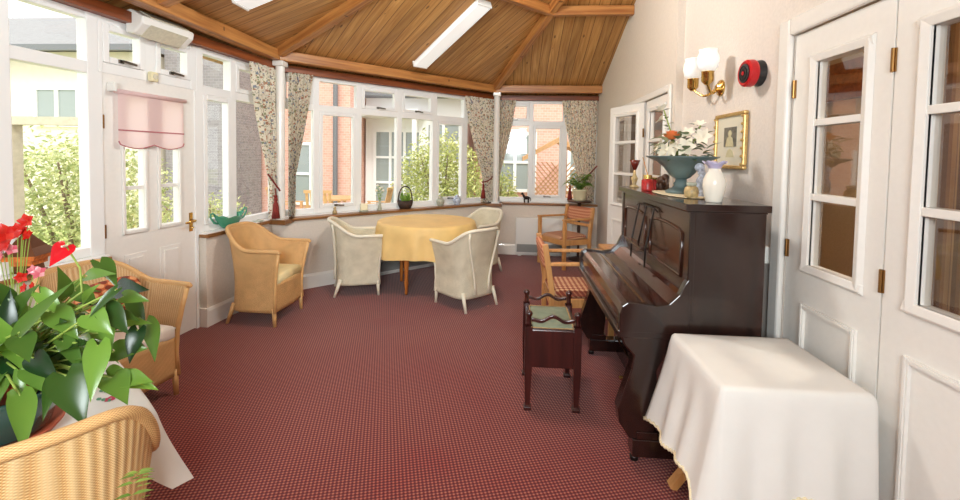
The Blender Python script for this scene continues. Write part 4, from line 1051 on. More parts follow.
# ------------------------------------------------------------------ things on the piano
LZ = 1.2845
t = thing('flower_urn', 'large grey green pedestal urn on the piano top', 'urn', (1.02, 2.70, LZ))
obj('bowl', MB().lathe([(.0, .085), (.03, .085), (.05, .095), (.075, .12), (.10, .155), (.14, .19), (.20, .215), (.205, .222), (.19, .222), (.13, .20), (.08, .16), (.0, .13)], n=40), 'teal', t, smooth=True)
obj('pedestal', MB().lathe([(.0, 0), (.085, 0), (.088, .012), (.07, .022), (.05, .032), (.04, .045), (.043, .06), (.034, .068), (.03, .085), (.0, .088)], n=32), 'teal', t, smooth=True)
def leafmesh(mb, base, dirv, up, L, W, fold=.15, droop=.3, heart=False, n=8):
    """curved leaf from base along dirv; up = face normal"""
    d = V(dirv).normalized(); u = V(up); s = d.cross(u)
    if s.length < 1e-3: s = d.cross(V((.3, 1, .2)))
    s.normalize(); u = s.cross(d).normalized(); rows = []
    for i in range(n+1):
        t_ = i/n
        if heart: wd = W*1.1*(math.sin(PI*min(1, (t_*.86+.14))**.62)**.9)*(1-.38*t_) if t_ < 1 else 0
        else: wd = W*math.sin(PI*t_**.8)**.9
        off = -.12*L*math.sin(PI*min(1, t_*2.2)) if False else 0
        c = V(base) + d*(L*t_) - u*(droop*L*t_*t_)
        rows.append([mb.b.verts.new(c - s*wd/2 + u*(fold*wd)), mb.b.verts.new(c), mb.b.verts.new(c + s*wd/2 + u*(fold*wd))])
    for A, B in zip(rows, rows[1:]):
        for k in range(2): mb.face([A[k], A[k+1], B[k+1], B[k]])
    if heart:    # two lobes behind the stalk
        for sg in (-1, 1):
            a0 = rows[0][1]; lobe = [V(base) + s*(sg*W*w_) - d*(L*l_) + u*(fold*W*w_) for w_, l_ in ((.22, .17), (.42, .10))]
            vs = [a0] + [mb.b.verts.new(p) for p in lobe] + [rows[0][0 if sg < 0 else 2]]
            mb.face(vs if sg > 0 else vs[::-1])
    return mb
rnd = random.Random(3)
t = thing('flower_arrangement', 'orange rose and cream lilies arranged in the grey green urn', 'flowers', (1.02, 2.70, LZ+.15))
b = MB()
for i in range(70):
    a = rnd.uniform(0, 2*PI); r = rnd.uniform(.02, .14); h = rnd.uniform(.05, .20) 
    leafmesh(b, (r*math.cos(a), r*math.sin(a), h), (math.cos(a), math.sin(a), rnd.uniform(-.3, .9)), (0, 0, 1), rnd.uniform(.05, .09), rnd.uniform(.025, .045))
for i in range(14):
    a = 2.2+rnd.uniform(-.5, .5); h = .15+i*.017; leafmesh(b, (-.035-.004*i, .07+.003*i, h), (math.cos(a+i*2.4), math.sin(a+i*2.4), .5), (0,0,1), .05, .025)
for i in range(10):
    h = .12+i*.014; leafmesh(b, (.05, -.06-.004*i, h), (math.cos(i*2.4), math.sin(i*2.4), .6), (0,0,1), .055, .028)
obj('foliage', b, 'bouquetleaf', t, smooth=True, fixn=False)
obj('stems', MB().tube([(0, 0, .0), (-.02, .04, .12), (-.08, .105, .36)], .004, 6).tube([(0, 0, 0), (.03, -.04, .1), (.06, -.1, .25)], .004, 6).tube([(0, 0, .0), (-.07, -.03, .16)], .005, 6), 'stem', t)
def rose(mb, c, r):
    for ring, (n, rr, hh) in enumerate(((3, .3, .9), (5, .6, .8), (7, .95, .55))):
        for k in range(n):
            a = k*2*PI/n + ring*.7
            def pf(u, v, a=a, rr=rr, hh=hh): 
                w = (u-.5)*2.2/ (1+ring*.25); q = a + w; rad = r*rr*(.35 + .65*v**.7); return V(c) + V((rad*math.cos(q), rad*math.sin(q), r*(hh*1.1*v - .35)))
            mb.grid(pf, 6, 5)
    return mb
def lily(mb, c, d, r, n=6, wf=.42):
    d = V(d).normalized(); s = d.cross(V((0, 0, 1)))
    s = s.normalized() if s.length > .01 else V((1, 0, 0)); u = s.cross(d)
    for k in range(n):
        a = k*2*PI/n; o_ = s*math.cos(a) + u*math.sin(a); leafmesh(mb, c, d*.8 + o_, d, r, r*wf, fold=.1, droop=.25)
    return mb
obj('rose', rose(MB(), (-.075, -.03, .19), .052), 'orangepetal', t, smooth=True, fixn=False)
for c_, d, r in (((-.10, .08, .10), (-1, .3, .3), .07), ((-.10, -.03, .09), (-1, -.2, .35), .075), ((-.02, -.12, .12), (-.6, -.8, .3), .07), ((-.085, .105, .30), (-.7, .2, .5), .055), ((-.08, .12, .36), (-.4, .4, .8), .05), ((.06, -.13, .18), (-.4, -.9, .3), .06), ((.055, -.10, .25), (-.3, -.4, .8), .045), ((-.03, .02, .2), (-.2, .1, 1), .05), ((-.12, .0, .13), (-1, .1, .5), .055), ((-.05, .07, .17), (-.8, .4, .5), .055), ((-.07, -.08, .11), (-.9, -.5, .2), .06), ((.0, -.08, .2), (-.5, -.6, .6), .05)):
    obj('lily', lily(MB(), c_, d, r*.95, 6, .66), 'creampetal', t, smooth=True, fixn=False)
o = tag(obj('lace_runner', MB().lathe([(.0, .0005), (.17, .0005), (.18, .004), (.175, .006), (0, .006)], n=48, sx=.72, sy=1.6, rim=lambda r, z, a: (r*(1+.03*math.cos(24*a)), z)), 'lace'), 'cream lace mat under the urn on the piano', 'lace mat'); o.location = (1.0, 2.66, LZ)
for o_ in [x for x in C.objects if x.name.startswith('flower_urn') or x.name.startswith('flower_arrangement')]: o_.location.z += .006
t = thing('vase', 'cream porcelain vase with frilled lilac rim at the near end of the piano', 'vase', (1.0, 2.225, LZ)); t.scale = (.84, .84, .92)
fr_ = lambda r, z, a: (r*(1 + (.16*math.cos(5*a) if z > .20 else 0)*min(1, max(0, (z-.195)/.03))), z + (.007*math.cos(5*a) if z > .205 else 0))
obj('vase_body', MB().lathe([(.0, 0), (.042, 0), (.045, .006), (.055, .05), (.062, .09), (.06, .12), (.046, .15), (.034, .17), (.033, .185), (.04, .197)], n=40), 'porcelain', t, smooth=True)
obj('frilled_rim', MB().lathe([(.033, .18), (.036, .19), (.046, .203), (.064, .213), (.062, .216), (.044, .207), (.03, .19)], n=60, rim=fr_), 'lilac', t, smooth=True)
t = thing('figurine', 'blue and white porcelain figurine between the urn and the cream vase', 'figurine', (1.055, 2.50, LZ))
obj('figure_body', MB().lathe([(.0, 0), (.03, 0), (.03, .01), (.024, .03), (.03, .07), (.026, .10), (.014, .12), (.022, .135), (.016, .15), (0, .155)], n=20), 'blue', t, smooth=True)
obj('figure_head', MB().ball((-.008, .012, .165), .026, 10), 'blue', t, smooth=True)
t = thing('scent_burner', 'small striped pottery jar with dark lid on the piano', 'jar', (.97, 2.42, LZ)); t.scale = (.85, .85, .9)
obj('jar_body', MB().lathe([(.0, 0), (.03, 0), (.04, .012), (.044, .04), (.038, .065), (.026, .072), (0, .073)], n=24), 'amber', t, smooth=True)
obj('jar_lid', MB().lathe([(.0, .073), (.026, .073), (.032, .085), (.03, .095), (.014, .09), (0, .088)], n=20), 'greyglaze', t, smooth=True)
t = thing('goblet', 'small ruby glass goblet at the far end of the piano top', 'goblet', (.90, 3.26, LZ))
obj('stem', MB().lathe([(.0, 0), (.035, 0), (.03, .01), (.012, .02), (.02, .05), (.026, .065), (.012, .09), (.008, .125), (0, .13)], n=20), 'amber', t, smooth=True)
obj('cup', MB().lathe([(.0, .125), (.012, .13), (.028, .17), (.038, .20), (.034, .198), (.02, .165), (0, .14)], n=20), 'wine', t, smooth=True)
t = thing('incense_jar', 'small clear jar with brass cap and tall wooden stick on the piano', 'jar', (.885, 2.90, LZ))
obj('jar_body', MB().lathe([(.0, 0), (.036, 0), (.038, .01), (.038, .07), (.026, .08), (0, .08)], n=20), 'trinket', t, smooth=True)
obj('cap', MB().lathe([(.0, .08), (.027, .08), (.027, .105), (0, .107)], n=18), 'brass', t)
obj('stick', MB().tube([(0, 0, .10), (-.02, .05, .22)], .003, 5), 'oak', t)
t = thing('trinket', 'red and gold trinket box beside the stick jar on the piano', 'ornament', (.95, 3.02, LZ))
obj('box_body', MB().box((-.045, -.03, 0), (.045, .03, .07)), 'trinket', t, bevel=.008); obj('box_lid', MB().box((-.048, -.033, .07), (.048, .033, .085)), 'brass', t, bevel=.006)
t = thing('elephant_ornament', 'dark carved ornament behind the red trinkets on the piano', 'ornament', (1.0, 2.96, LZ))
obj('ornament_body', MB().ball((0, 0, .065), .038, 10, (1, 1.3, .9)).ball((0, -.05, .09), .024, 8).tube([(0, -.07, .085), (0, -.085, .05), (0, -.08, .02)], [.012, .009, .007], 8).tube([(-.02, -.03, .05), (-.02, -.03, 0)], .011, 8).tube([(.02, -.03, .05), (.02, -.03, 0)], .011, 8).tube([(-.02, .03, .05), (-.02, .03, 0)], .011, 8).tube([(.02, .03, .05), (.02, .03, 0)], .011, 8), 'darkwood', t, smooth=True)

# ------------------------------------------------------------------ things on the sills
SZ = .796
def on_sill(P, D, s, off): n = V((-D.y, D.x, 0)); q = P + D*s - n*off; return (q.x, q.y, SZ)
t = thing('handled_bowl', 'jade green boat shaped bowl with two curled handles on the sill', 'bowl', on_sill(LP, LD, 3.82, .055), PI*.5); t.scale = (1.12, .62, 1.05)
def bowlf(u, v):
    a = u*2*PI; q = v; r = .055 + .075*q**.7; rim = .018*math.cos(2*a)*q**3 + .006*math.cos(8*a)*q**4
    return (r*1.35*math.cos(a), r*.62*math.sin(a), .012 + .105*q + rim)
obj('bowl_body', MB().grid(bowlf, 48, 10, closed=True).lathe([(.0, .0), (.05, 0), (.055, .012), (0, .014)], n=24, sx=1.35, sy=.62), 'jade', t, smooth=True, solid=.006, fixn=True)
for s in (-1, 1):
    obj('handle', MB().tube([(s*.165, 0, .125), (s*.20, 0, .155), (s*.225, 0, .15), (s*.225, 0, .12), (s*.19, 0, .075), (s*.14, 0, .06)], .009, 8), 'jade', t, smooth=True)
t = thing('small_dish', 'small green dish on the sill beside the tasselled curtain', 'dish', on_sill(LP, LD, 4.20, .07))
obj('dish_body', MB().lathe([(.0, 0), (.03, 0), (.055, .018), (.05, .018), (.028, .006), (0, .005)], n=24), 'greyglaze', t, smooth=True)
t = thing('ornament', 'small gold angel ornament on the sill left of the candle', 'ornament', on_sill(DP, DD, .63, .10))
obj('ornament_body', MB().lathe([(.0, 0), (.03, 0), (.022, .03), (.012, .05), (.018, .062), (.012, .078), (0, .082)], n=14), 'amber', t, smooth=True)
t = thing('candle', 'cream square candle on a glass stand on the bay sill', 'candle', on_sill(DP, DD, .98, .13), .5)
obj('candle_body', MB().box((-.04, -.04, .022), (.04, .04, .10)), 'wax', t, bevel=.006); obj('stand', MB().lathe([(.0, 0), (.05, 0), (.06, .012), (.045, .02), (0, .021)], n=20), 'greyglaze', t, smooth=True); obj('wick', MB().tube([(0,0,.10), (0,.002,.112)], .0015, 5), 'black', t)
t = thing('bud_vase', 'slim clear bud vase with white flowers on the bay sill', 'vase', on_sill(DP, DD, 1.20, .12))
obj('vase_body', MB().lathe([(.0, 0), (.026, 0), (.028, .01), (.02, .05), (.014, .10), (.018, .12), (.014, .12), (0, .02)], n=16), 'greyglaze', t, smooth=True)
b = MB(); st = MB(); fl = MB()
for i in range(16):
    a = i*2.4; h = .13+.011*i; leafmesh(b, (.01*math.cos(a), .01*math.sin(a), h), (math.cos(a), math.sin(a), .5), (0,0,1), .05, .03)
for i in range(5):
    a = i*1.26; p = (.045*math.cos(a), .045*math.sin(a), .25+.03*(i%3)); st.tube([(0,0,.08), (p[0]*.4, p[1]*.4, .18), p], .0025, 5); fl.ball(p, .018, 7, (1,1,.8))
obj('leaves', b, 'fern', t, fixn=False); obj('stems', st, 'stem', t); obj('blooms', fl, 'creampetal', t, smooth=True)
t = thing('plant_basket', 'dark wicker basket with tall hoop handle and small plant on the sill', 'basket', on_sill(DP, DD, 1.57, .115), PI/4)
obj('basket_body', MB().lathe([(.0, 0), (.075, 0), (.10, .05), (.112, .105), (.104, .105), (.08, .04), (0, .03)], n=28, sx=1.0, sy=.75), 'basket', t, smooth=True)
obj('hoop_handle', MB().tube([(.105*math.cos(PI*i/20), 0, .09 + .20*math.sin(PI*i/20)**.8) for i in range(21)], .008, 8), 'basket', t, smooth=True)
b = MB()
for i in range(40):
    a = rnd.uniform(0, 2*PI); leafmesh(b, (.05*math.cos(a)*rnd.random(), .04*math.sin(a), .09), (math.cos(a), math.sin(a), rnd.uniform(.6, 2.5)), (math.cos(a), math.sin(a), .3), rnd.uniform(.07, .13), .035)
obj('plant_leaves', b, 'fern', t, fixn=False)
for s, l, m_ in ((2.13, 'grey green ginger jar on the bay sill, left of the blue one', 'greyglaze'), (2.42, 'blue and white ginger jar on the bay sill near the far curtain', 'blue')):
    t = thing('ginger_jar', l, 'jar', on_sill(DP, DD, s, .12), 0, 'ginger jars on the bay sill')
    obj('jar_body', MB().lathe([(.0, 0), (.036, 0), (.04, .008), (.056, .05), (.058, .075), (.045, .10), (.03, .108), (0, .108)], n=24), m_, t, smooth=True)
    obj('jar_lid', MB().lathe([(.0, .108), (.03, .108), (.034, .115), (.03, .13), (.01, .137), (.008, .147), (0, .148)], n=20), m_, t, smooth=True)
t = thing('horse_ornament', 'small dark bronze horse ornament on the far window sill', 'ornament', on_sill(BP, BD, .52, .15), PI*.9)
b = MB().ball((0, 0, .075), .03, 10, (1.6, .85, .9)).tube([(.035, 0, .085), (.06, 0, .125), (.065, 0, .145)], [.022, .016, .013], 8).tube([(.06, 0, .145), (.095, 0, .125)], [.015, .009], 8).tube([(-.045, 0, .085), (-.065, 0, .05), (-.06, 0, .02)], [.008, .006, .003], 6)
for x in (-.03, .032):
    for y in (-.014, .014): b.tube([(x, y, .06), (x+.004, y, .03), (x, y, 0)], [.011, .007, .008], 6)
obj('horse_body', b, 'iron', t, smooth=True)
t = thing('candle_lantern', 'copper pagoda lantern with orange panels on the front window sill', 'lantern', on_sill(LP, LD, 2.24, .06), .3)
t.scale = (.84, .84, .85)
obj('lantern_base', MB().box((-.07, -.07, .0), (.07, .07, .02)).prism([(-.065, .02), (.065, .02), (.05, .09), (-.05, .09)], 1, -.055, .055), 'copper', t, bevel=.004)
obj('panels', MB().prism([(-.10, .10), (.10, .10), (.11, .128), (-.11, .128)], 1, -.11, .11).box((-.07, -.07, .06), (.07, .07, .10)), 'orangepanel', t)
def roof_pts(r, z): return [V((sx_*r, sy2*r, z)) for sx_, sy2 in ((-1,-1),(1,-1),(1,1),(-1,1))]
b = MB(); prev = None
for r, z in ((.118, .13), (.07, .175), (.03, .235), (.008, .275)):
    cur = [b.b.verts.new(p) for p in roof_pts(r, z)]
    if prev: 
        for i in range(4):
            if i % 2 == 0 or r < .05: b.face([prev[i], prev[(i+1)%4], cur[(i+1)%4], cur[i]])
            else: b.face([prev[i], prev[(i+1)%4], cur[(i+1)%4], cur[i]])
    prev = cur
b.face(prev)
obj('lantern_roof', b, 'copper', t); obj('ring', MB().tube([(.012*math.cos(2*PI*i/12), 0, .287+.012*math.sin(2*PI*i/12)) for i in range(12)], .003, 5, closed=True), 'brass', t)

# fern on its stand
t = thing('plant_stand', 'slim dark pedestal stand carrying the fern pot by the far window', 'plant stand', (1.0, 6.44, 0))
obj('stand_top', MB().lathe([(.0, .85), (.17, .85), (.175, .86), (.17, .872), (0, .872)], n=32), 'darkwood', t)
obj('pole', MB().lathe([(.02, .05), (.016, .2), (.024, .45), (.016, .7), (.03, .85)], n=14), 'darkwood', t, smooth=True)
obj('base', MB().lathe([(.0, 0), (.14, 0), (.13, .02), (.03, .05), (0, .055)], n=24), 'darkwood', t, smooth=True)
t = thing('potted_fern', 'bright green fern in a cream pot on the dark pedestal stand', 'fern', (1.0, 6.44, .872))
obj('pot', MB().lathe([(.0, 0), (.075, 0), (.085, .02), (.105, .14), (.112, .145), (.11, .165), (.095, .165), (.09, .14), (0, .135)], n=28), 'potcream', t, smooth=True)
def frond(mb, base, a, L, rise, n=18, wid=.05):
    d = V((math.cos(a), math.sin(a), 0)); s = V((-d.y, d.x, 0))
    for i in range(1, n+1):
        q = i/n; p = V(base) + d*(L*q) + V((0, 0, rise*math.sin(q*PI*.75) - L*.35*q*q)); w_ = wid*math.sin(PI*min(1, .12+q*.88))
        for sg in (-1, 1): leafmesh(mb, p, s*sg + d*.45, (0, 0, 1), w_, w_*.34, n=3, fold=.05)
    return mb
b = MB()
for i in range(34): frond(b, (0, 0, .15), i*2.399 + rnd.uniform(-.2, .2), rnd.uniform(.15, .30), rnd.uniform(.12, .30), wid=.065)
obj('fronds', b, 'fern', t, fixn=False)
t = thing('potted_fern', 'fern in a pot on the floor, only its tip showing at the bottom edge', 'fern', (-.80, .80, 0))
obj('pot', MB().lathe([(.0, 0), (.09, 0), (.13, .2), (.12, .2), (0, .18)], n=24), 'potcream', t, smooth=True)
b = MB()
for a, L, r_ in ((2.1, .30, .56), (1.2, .22, .5), (.4, .3, .36), (3.6, .3, .3), (5., .3, .34), (2.9, .2, .4)): frond(b, (0, 0, .19), a, L, r_, wid=.045)
obj('fronds', b, 'fern', t, fixn=False)

# ------------------------------------------------------------------ the big anthurium in the foreground
PX, PY, PZ = -1.71, 1.33, sz + .005
t = thing('potted_anthurium', 'large glossy leaved plant with one red spathe in a dark green pot', 'plant', (PX, PY, PZ))
obj('pot', MB().lathe([(.0, .012), (.10, .012), (.115, .03), (.15, .15), (.155, .17), (.145, .17), (.138, .15), (0, .145)], n=40), 'greenpot', t, smooth=True)
obj('saucer', MB().lathe([(.0, 0), (.125, 0), (.15, .03), (.145, .032), (.12, .012), (0, .011)], n=40), 'terracotta', t, smooth=True)
obj('inner_pot', MB().lathe([(.10, .15), (.132, .205), (.138, .205), (.138, .225), (.126, .225), (.12, .2), (0, .19)], n=40), 'terracotta', t, smooth=True)
obj('soil', MB().lathe([(.0, .212), (.122, .208), (.0, .203)], n=30), 'soil', t)
# leaves: photo pixel of stalk joint, of tip, width share, depth
LV = [((100,262),(118,284),.9,2.25),((88,276),(112,272),.8,2.2),((118,290),(142,288),.9,2.3),((60,300),(66,270),.8,2.15),((84,304),(92,284),.7,2.1),
 ((116,290),(87,316),.55,2.0),((132,302),(146,332),.7,2.2),((146,322),(158,358),.8,2.15),((138,330),(128,363),.95,2.1),((104,322),(112,350),.8,2.05),
 ((98,346),(91,399),.75,1.95),((66,376),(84,424),1.1,1.92),((20,396),(26,450),.7,1.9),((34,358),(56,380),.75,1.95),((20,372),(22,402),.6,1.95),
 ((20,332),(61,284),.42,1.95),((4,330),(10,290),.8,2.05),((12,350),(2,318),.8,2.0),((18,312),(30,286),.75,2.1),((40,330),(58,318),.9,2.05),
 ((62,352),(88,338),.85,2.0),((80,328),(70,352),.9,2.1),((44,344),(30,352),.8,2.0),((110,300),(100,318),.8,2.25),((112,378),(126,399),1.1,1.98),
 ((30,318),(16,300),.9,2.2),((8,300),(-8,280),.8,2.1),((2,380),(-8,410),.8,1.95),((76,372),(62,396),.7,2.0),((52,380),(44,418),.6,1.93),
 ((90,330),(104,300),.7,2.2),((70,310),(56,300),.9,2.2),((50,306),(40,286),.8,2.25),((94,364),(116,352),.8,2.1),((28,340),(46,356),.9,2.0),((124,318),(108,334),.7,2.2),((64,330),(50,344),.9,2.15),((84,350),(72,372),.8,2.1),((6,362),(20,384),.8,2.02),((140,348),(124,338),.6,2.2),((70,290),(86,276),.7,2.3),((40,372),(32,396),.7,2.0)]
b = MB(); st = MB(); loc = V((PX, PY, PZ)); root = V((0, 0, .21)); r2 = random.Random(11)
for (j, tp, wsh, dep) in LV:
    dep -= .60; A = at_d(j[0], j[1], dep) - loc; B = at_d(tp[0], tp[1], dep - .03 + r2.uniform(-.05, .05)) - loc
    B = A + (B-A)*1.02; L = (B-A).length; cam_dir = (V((0,0,EYE)) - loc - A).normalized()
    nrm = (cam_dir*.9 + V((0, 0, .35)) + V((r2.uniform(-.35, .35), r2.uniform(-.35, .35), 0))).normalized()
    leafmesh(b, A, B-A, nrm, L, max(.03, L*wsh*.55), fold=.18, droop=.16, heart=True, n=10)
    m0 = root + V((r2.uniform(-.07, .07), r2.uniform(-.07, .07), 0)); mid = m0.lerp(A, .55) + V((0, 0, .05)); st.tube([m0, m0.lerp(mid, .5) + V((0,0,.02)), mid, A], [.005, .0045, .004, .003], 6)
for k in range(34):
    x, y = r2.uniform(-6, 128), r2.uniform(285, 385); A = at_d(x, y, r2.uniform(1.36, 1.62)) - loc; d = A - V((0, 0, .22)); d = V((d.x, d.y, -abs(d.z)*.3 + r2.uniform(-.25, .12))).normalized()
    leafmesh(b, A, d, V((.75, -.65, .5)) + V((r2.uniform(-.4, .4), r2.uniform(-.4, .4), r2.uniform(-.2, .4))), r2.uniform(.075, .125), r2.uniform(.045, .075), fold=.16, droop=.25, heart=True, n=8)
    st.tube([root + V((r2.uniform(-.06, .06), r2.uniform(-.06, .06), 0)), A*.55 + V((0, 0, .10)), A], [.004, .0035, .0025], 5)
for k in range(46):    # inner leaves deeper in the clump
    a = r2.uniform(0, 2*PI); r = r2.uniform(.05, .26); A = V((r*math.cos(a), r*math.sin(a), r2.uniform(.26, .42))); d = V((math.cos(a), math.sin(a), r2.uniform(-1.0, .2)))
    leafmesh(b, A, d, V((0,0,1)) + V((r2.uniform(-.4,.4), r2.uniform(-.6,.1), 0)), r2.uniform(.08, .13), r2.uniform(.055, .09), fold=.12, droop=.2, heart=True, n=8)
    st.tube([root + V((.04*math.cos(a), .04*math.sin(a), 0)), A*.6 + V((0, 0, .10)), A], [.005, .004, .003], 6)
obj('leaves', b, 'leaf', t, smooth=True, fixn=False)
A = at_d(66, 246, 1.60) - loc; J = at_d(82, 292, 1.55) - loc
st.tube([root, root.lerp(J, .6) + V((0,0,.04)), J, at_d(80, 268, 1.58) - loc, A], [.005, .0045, .004, .0035, .003], 6)
obj('stalks', st, 'stem', t, smooth=True)
sp = MB(); B = at_d(52, 263, 1.54) - loc
leafmesh(sp, A, B-A, (V((0,0,EYE))-loc-A).normalized() + V((0,0,.2)), (B-A).length*1.15, .062, fold=.15, droop=.1, heart=True, n=10)
spo = obj('red_spathe', sp, 'spathe', t, smooth=True, fixn=False)
obj('spadix', MB().tube([A, A.lerp(B, .25) + V((.03, -.03, .02))], [.006, .003], 6), 'creampetal', spo)

t = thing('red_flowering_plant', 'small pot plant with red and pink blooms behind the big green plant', 'plant', (-2.02, 1.62, sz+.005)); loc = V((-2.02, 1.62, sz+.005))
obj('pot', MB().lathe([(.0, 0), (.055, 0), (.075, .11), (.07, .11), (0, .10)], n=24), 'terracotta', t, smooth=True)
b = MB(); st = MB()
for i in range(22):
    a = i*2.4; leafmesh(b, (.03*math.cos(a), .03*math.sin(a), .11+.006*i), (math.cos(a), math.sin(a), .5), (0,0,1), .10, .06)
for (x, y, r, red) in ((28,221,.05,1),(18,228,.035,1),(6,234,.07,1),(22,234,.05,1),(30,236,.04,1),(9,245,.06,1),(0,232,.05,1),(24,230,.035,1),(4,256,.05,0),(12,250,.04,0),(-2,248,.05,0),(40,273,.045,0),(34,270,.035,0),(22,277,.04,1),(26,288,.035,1),(34,286,.03,1)):
    p = at_d(x, y, 1.76) - loc; dd = V((r2.uniform(-.5, .9), -1, r2.uniform(.1, .7))); obj('red_bloom' if red else 'pink_bloom', lily(MB(), p, dd, r*.66, 5, .85), 'redpetal' if red else 'pinkpetal', t, fixn=False)
    st.tube([(0, 0, .1), (p.x*.4, p.y*.4, p.z*.6), p], .0016, 5)
obj('leaves', b, 'fern', t, fixn=False); obj('stems', st, 'stem', t)

# ------------------------------------------------------------------ the garden outside
GZ = -.2
def shrub(name, label, loc, size, n, m, leaf=.10, seed=1, cat='shrub', stem=True, group=None):
    r = random.Random(seed); t = thing(name, label, cat, loc, 0, group); b = MB(); sx_, sy2, sz_ = size
    for i in range(n):
        a = r.uniform(0, 2*PI); c_ = r.uniform(-1, 1); q = r.random()**.35
        rad = math.sqrt(max(0, 1-c_*c_)); bump = 1 + .18*math.sin(3*a+seed)*math.cos(2.3*c_*3)
        p = V((sx_*q*rad*math.cos(a)*bump, sy2*q*rad*math.sin(a)*bump, sz_*(1 + c_*q*bump)*.5*2 if False else sz_*(.52+.48*c_*q*bump)*1.0))
        d = V((r.uniform(-1, 1), r.uniform(-1, 1), r.uniform(-.6, .8))); leafmesh(b, p, d, V((r.uniform(-1,1), r.uniform(-1,1), 1)), leaf*r.uniform(.7, 1.3), leaf*.5, n=2)
    obj('foliage', b, m, t, fixn=False)
    if stem: 
        s = MB()
        for k in range(5): a = k*1.26; s.tube([(.06*math.cos(a), .06*math.sin(a), 0), (.3*sx_*math.cos(a), .3*sy2*math.sin(a), sz_*.45), (.55*sx_*math.cos(a), .55*sy2*math.sin(a), sz_*.8)], [.03, .02, .01], 6)
        obj('stem', s, 'bark', t)
    return t
def building(name, label, x0, x1, y0, y1, z1, m, wins=(), cat='building', face='y'):
    t = thing(name, label, cat, (0, 0, GZ)); obj('wall', MB().box((x0, y0, 0), (x1, y1, z1-GZ)), m, t)
    for wx0, wx1, wz0, wz1, nx, nz in wins:
        f = MB(); y = y0-.06; w_ = .07
        f.box((wx0-w_, y, wz0-w_-GZ), (wx1+w_, y0-.001, wz0-GZ)).box((wx0-w_, y, wz1-GZ), (wx1+w_, y0-.001, wz1+w_-GZ)).box((wx0-w_, y, wz0-GZ), (wx0, y0-.001, wz1-GZ)).box((wx1, y, wz0-GZ), (wx1+w_, y0-.001, wz1-GZ))
        for i in range(1, nx): xx = lerp(wx0, wx1, i/nx); f.box((xx-.035, y, wz0-GZ), (xx+.035, y0-.001, wz1-GZ))
        for i in range(1, nz): zz = lerp(wz0, wz1, i/nz)-GZ; f.box((wx0, y-.006, zz-.03), (wx1, y0-.001, zz+.03))
        fo_ = obj('window', f, 'outwhite', t); obj('pane', MB().box((wx0, y0-.03, wz0-GZ), (wx1, y0-.002, wz1-GZ)), 'darkpane', fo_)
    return t
h = building('pale_house', 'pale rendered house with grey roof seen through the front window', -15, -7.65, 8.6, 14, 3.55, 'yellowbrick', [(-10.05, -9.15, 2.05, 2.75, 2, 1)])
b = MB(); b.poly([(-15.2, 8.3, 3.6-GZ), (-7.6, 8.3, 3.6-GZ), (-7.6, 14.2, 3.6-GZ), (-15.2, 14.2, 3.6-GZ)]).poly([(-15.2, 8.3, 3.6-GZ), (-7.6, 8.3, 3.6-GZ), (-9.2, 11.2, 5.1-GZ), (-14, 11.2, 5.1-GZ)]).poly([(-7.6, 8.3, 3.6-GZ), (-7.6, 14.2, 3.6-GZ), (-9.2, 11.2, 5.1-GZ)]).poly([(-15.2, 8.3, 3.6-GZ), (-14, 11.2, 5.1-GZ), (-15.2, 14.2, 3.6-GZ)])
obj('roof', b, 'slate', h); obj('gutter', MB().box((-15.2, 8.22, 3.5-GZ), (-7.6, 8.32, 3.62-GZ)), 'gutter', h)
building('grey_brick_building', 'grey brick building seen right of the garden door', -7.55, -6.15, 9.0, 10.3, 4.6, 'greybrick', [(-7.2, -6.95, .6, 1.6, 1, 1)])
rb = building('red_brick_building', 'red brick wing with drainpipe seen through the bay window', -7.0, -3.95, 10.4, 14, 6.5, 'redbrick', [(-5.4, -4.95, .3, 1.7, 1, 2)])
obj('drainpipe', MB().tube([(-4.28, 10.3, 0), (-4.28, 10.3, 6)], .06, 8), 'gutter', rb)
wp = building('white_garden_room', 'white flat roofed garden room with glazed doors beyond the bay', -3.9, -1.2, 11.4, 14, 3.1, 'outwhite', [(-3.6, -2.45, .1, 2.1, 3, 3), (-2.2, -1.4, 1.4, 2.3, 2, 2)])
obj('roof_fascia', MB().box((-3.9, 10.9, 3.0-GZ), (-1.1, 14, 3.2-GZ)), 'gutter', wp); obj('canopy', MB().box((-3.9, 10.5, 2.45-GZ), (-2.3, 11.4, 2.62-GZ)), 'outwhite', wp)
for x in (-3.8, -2.4): obj('canopy_post', MB().box((x-.05, 10.55, 0), (x+.05, 10.65, 2.45-GZ)), 'outwhite', wp)
building('upper_brick_house', 'tall red brick house rising behind the white garden room', -4.0, 3.2, 15, 18, 9, 'redbrick', [(-3.0, -2.2, 3.9, 4.8, 2, 1), (-1.0, -.2, 3.6, 4.6, 2, 2)])
building('brick_cottage', 'red brick house with white window seen through the far window', -.75, 2.8, 10.2, 14, 6.0, 'redbrick', [(-.35, .5, .75, 2.0, 2, 2), (1.35, 1.9, .8, 1.7, 2, 2)])
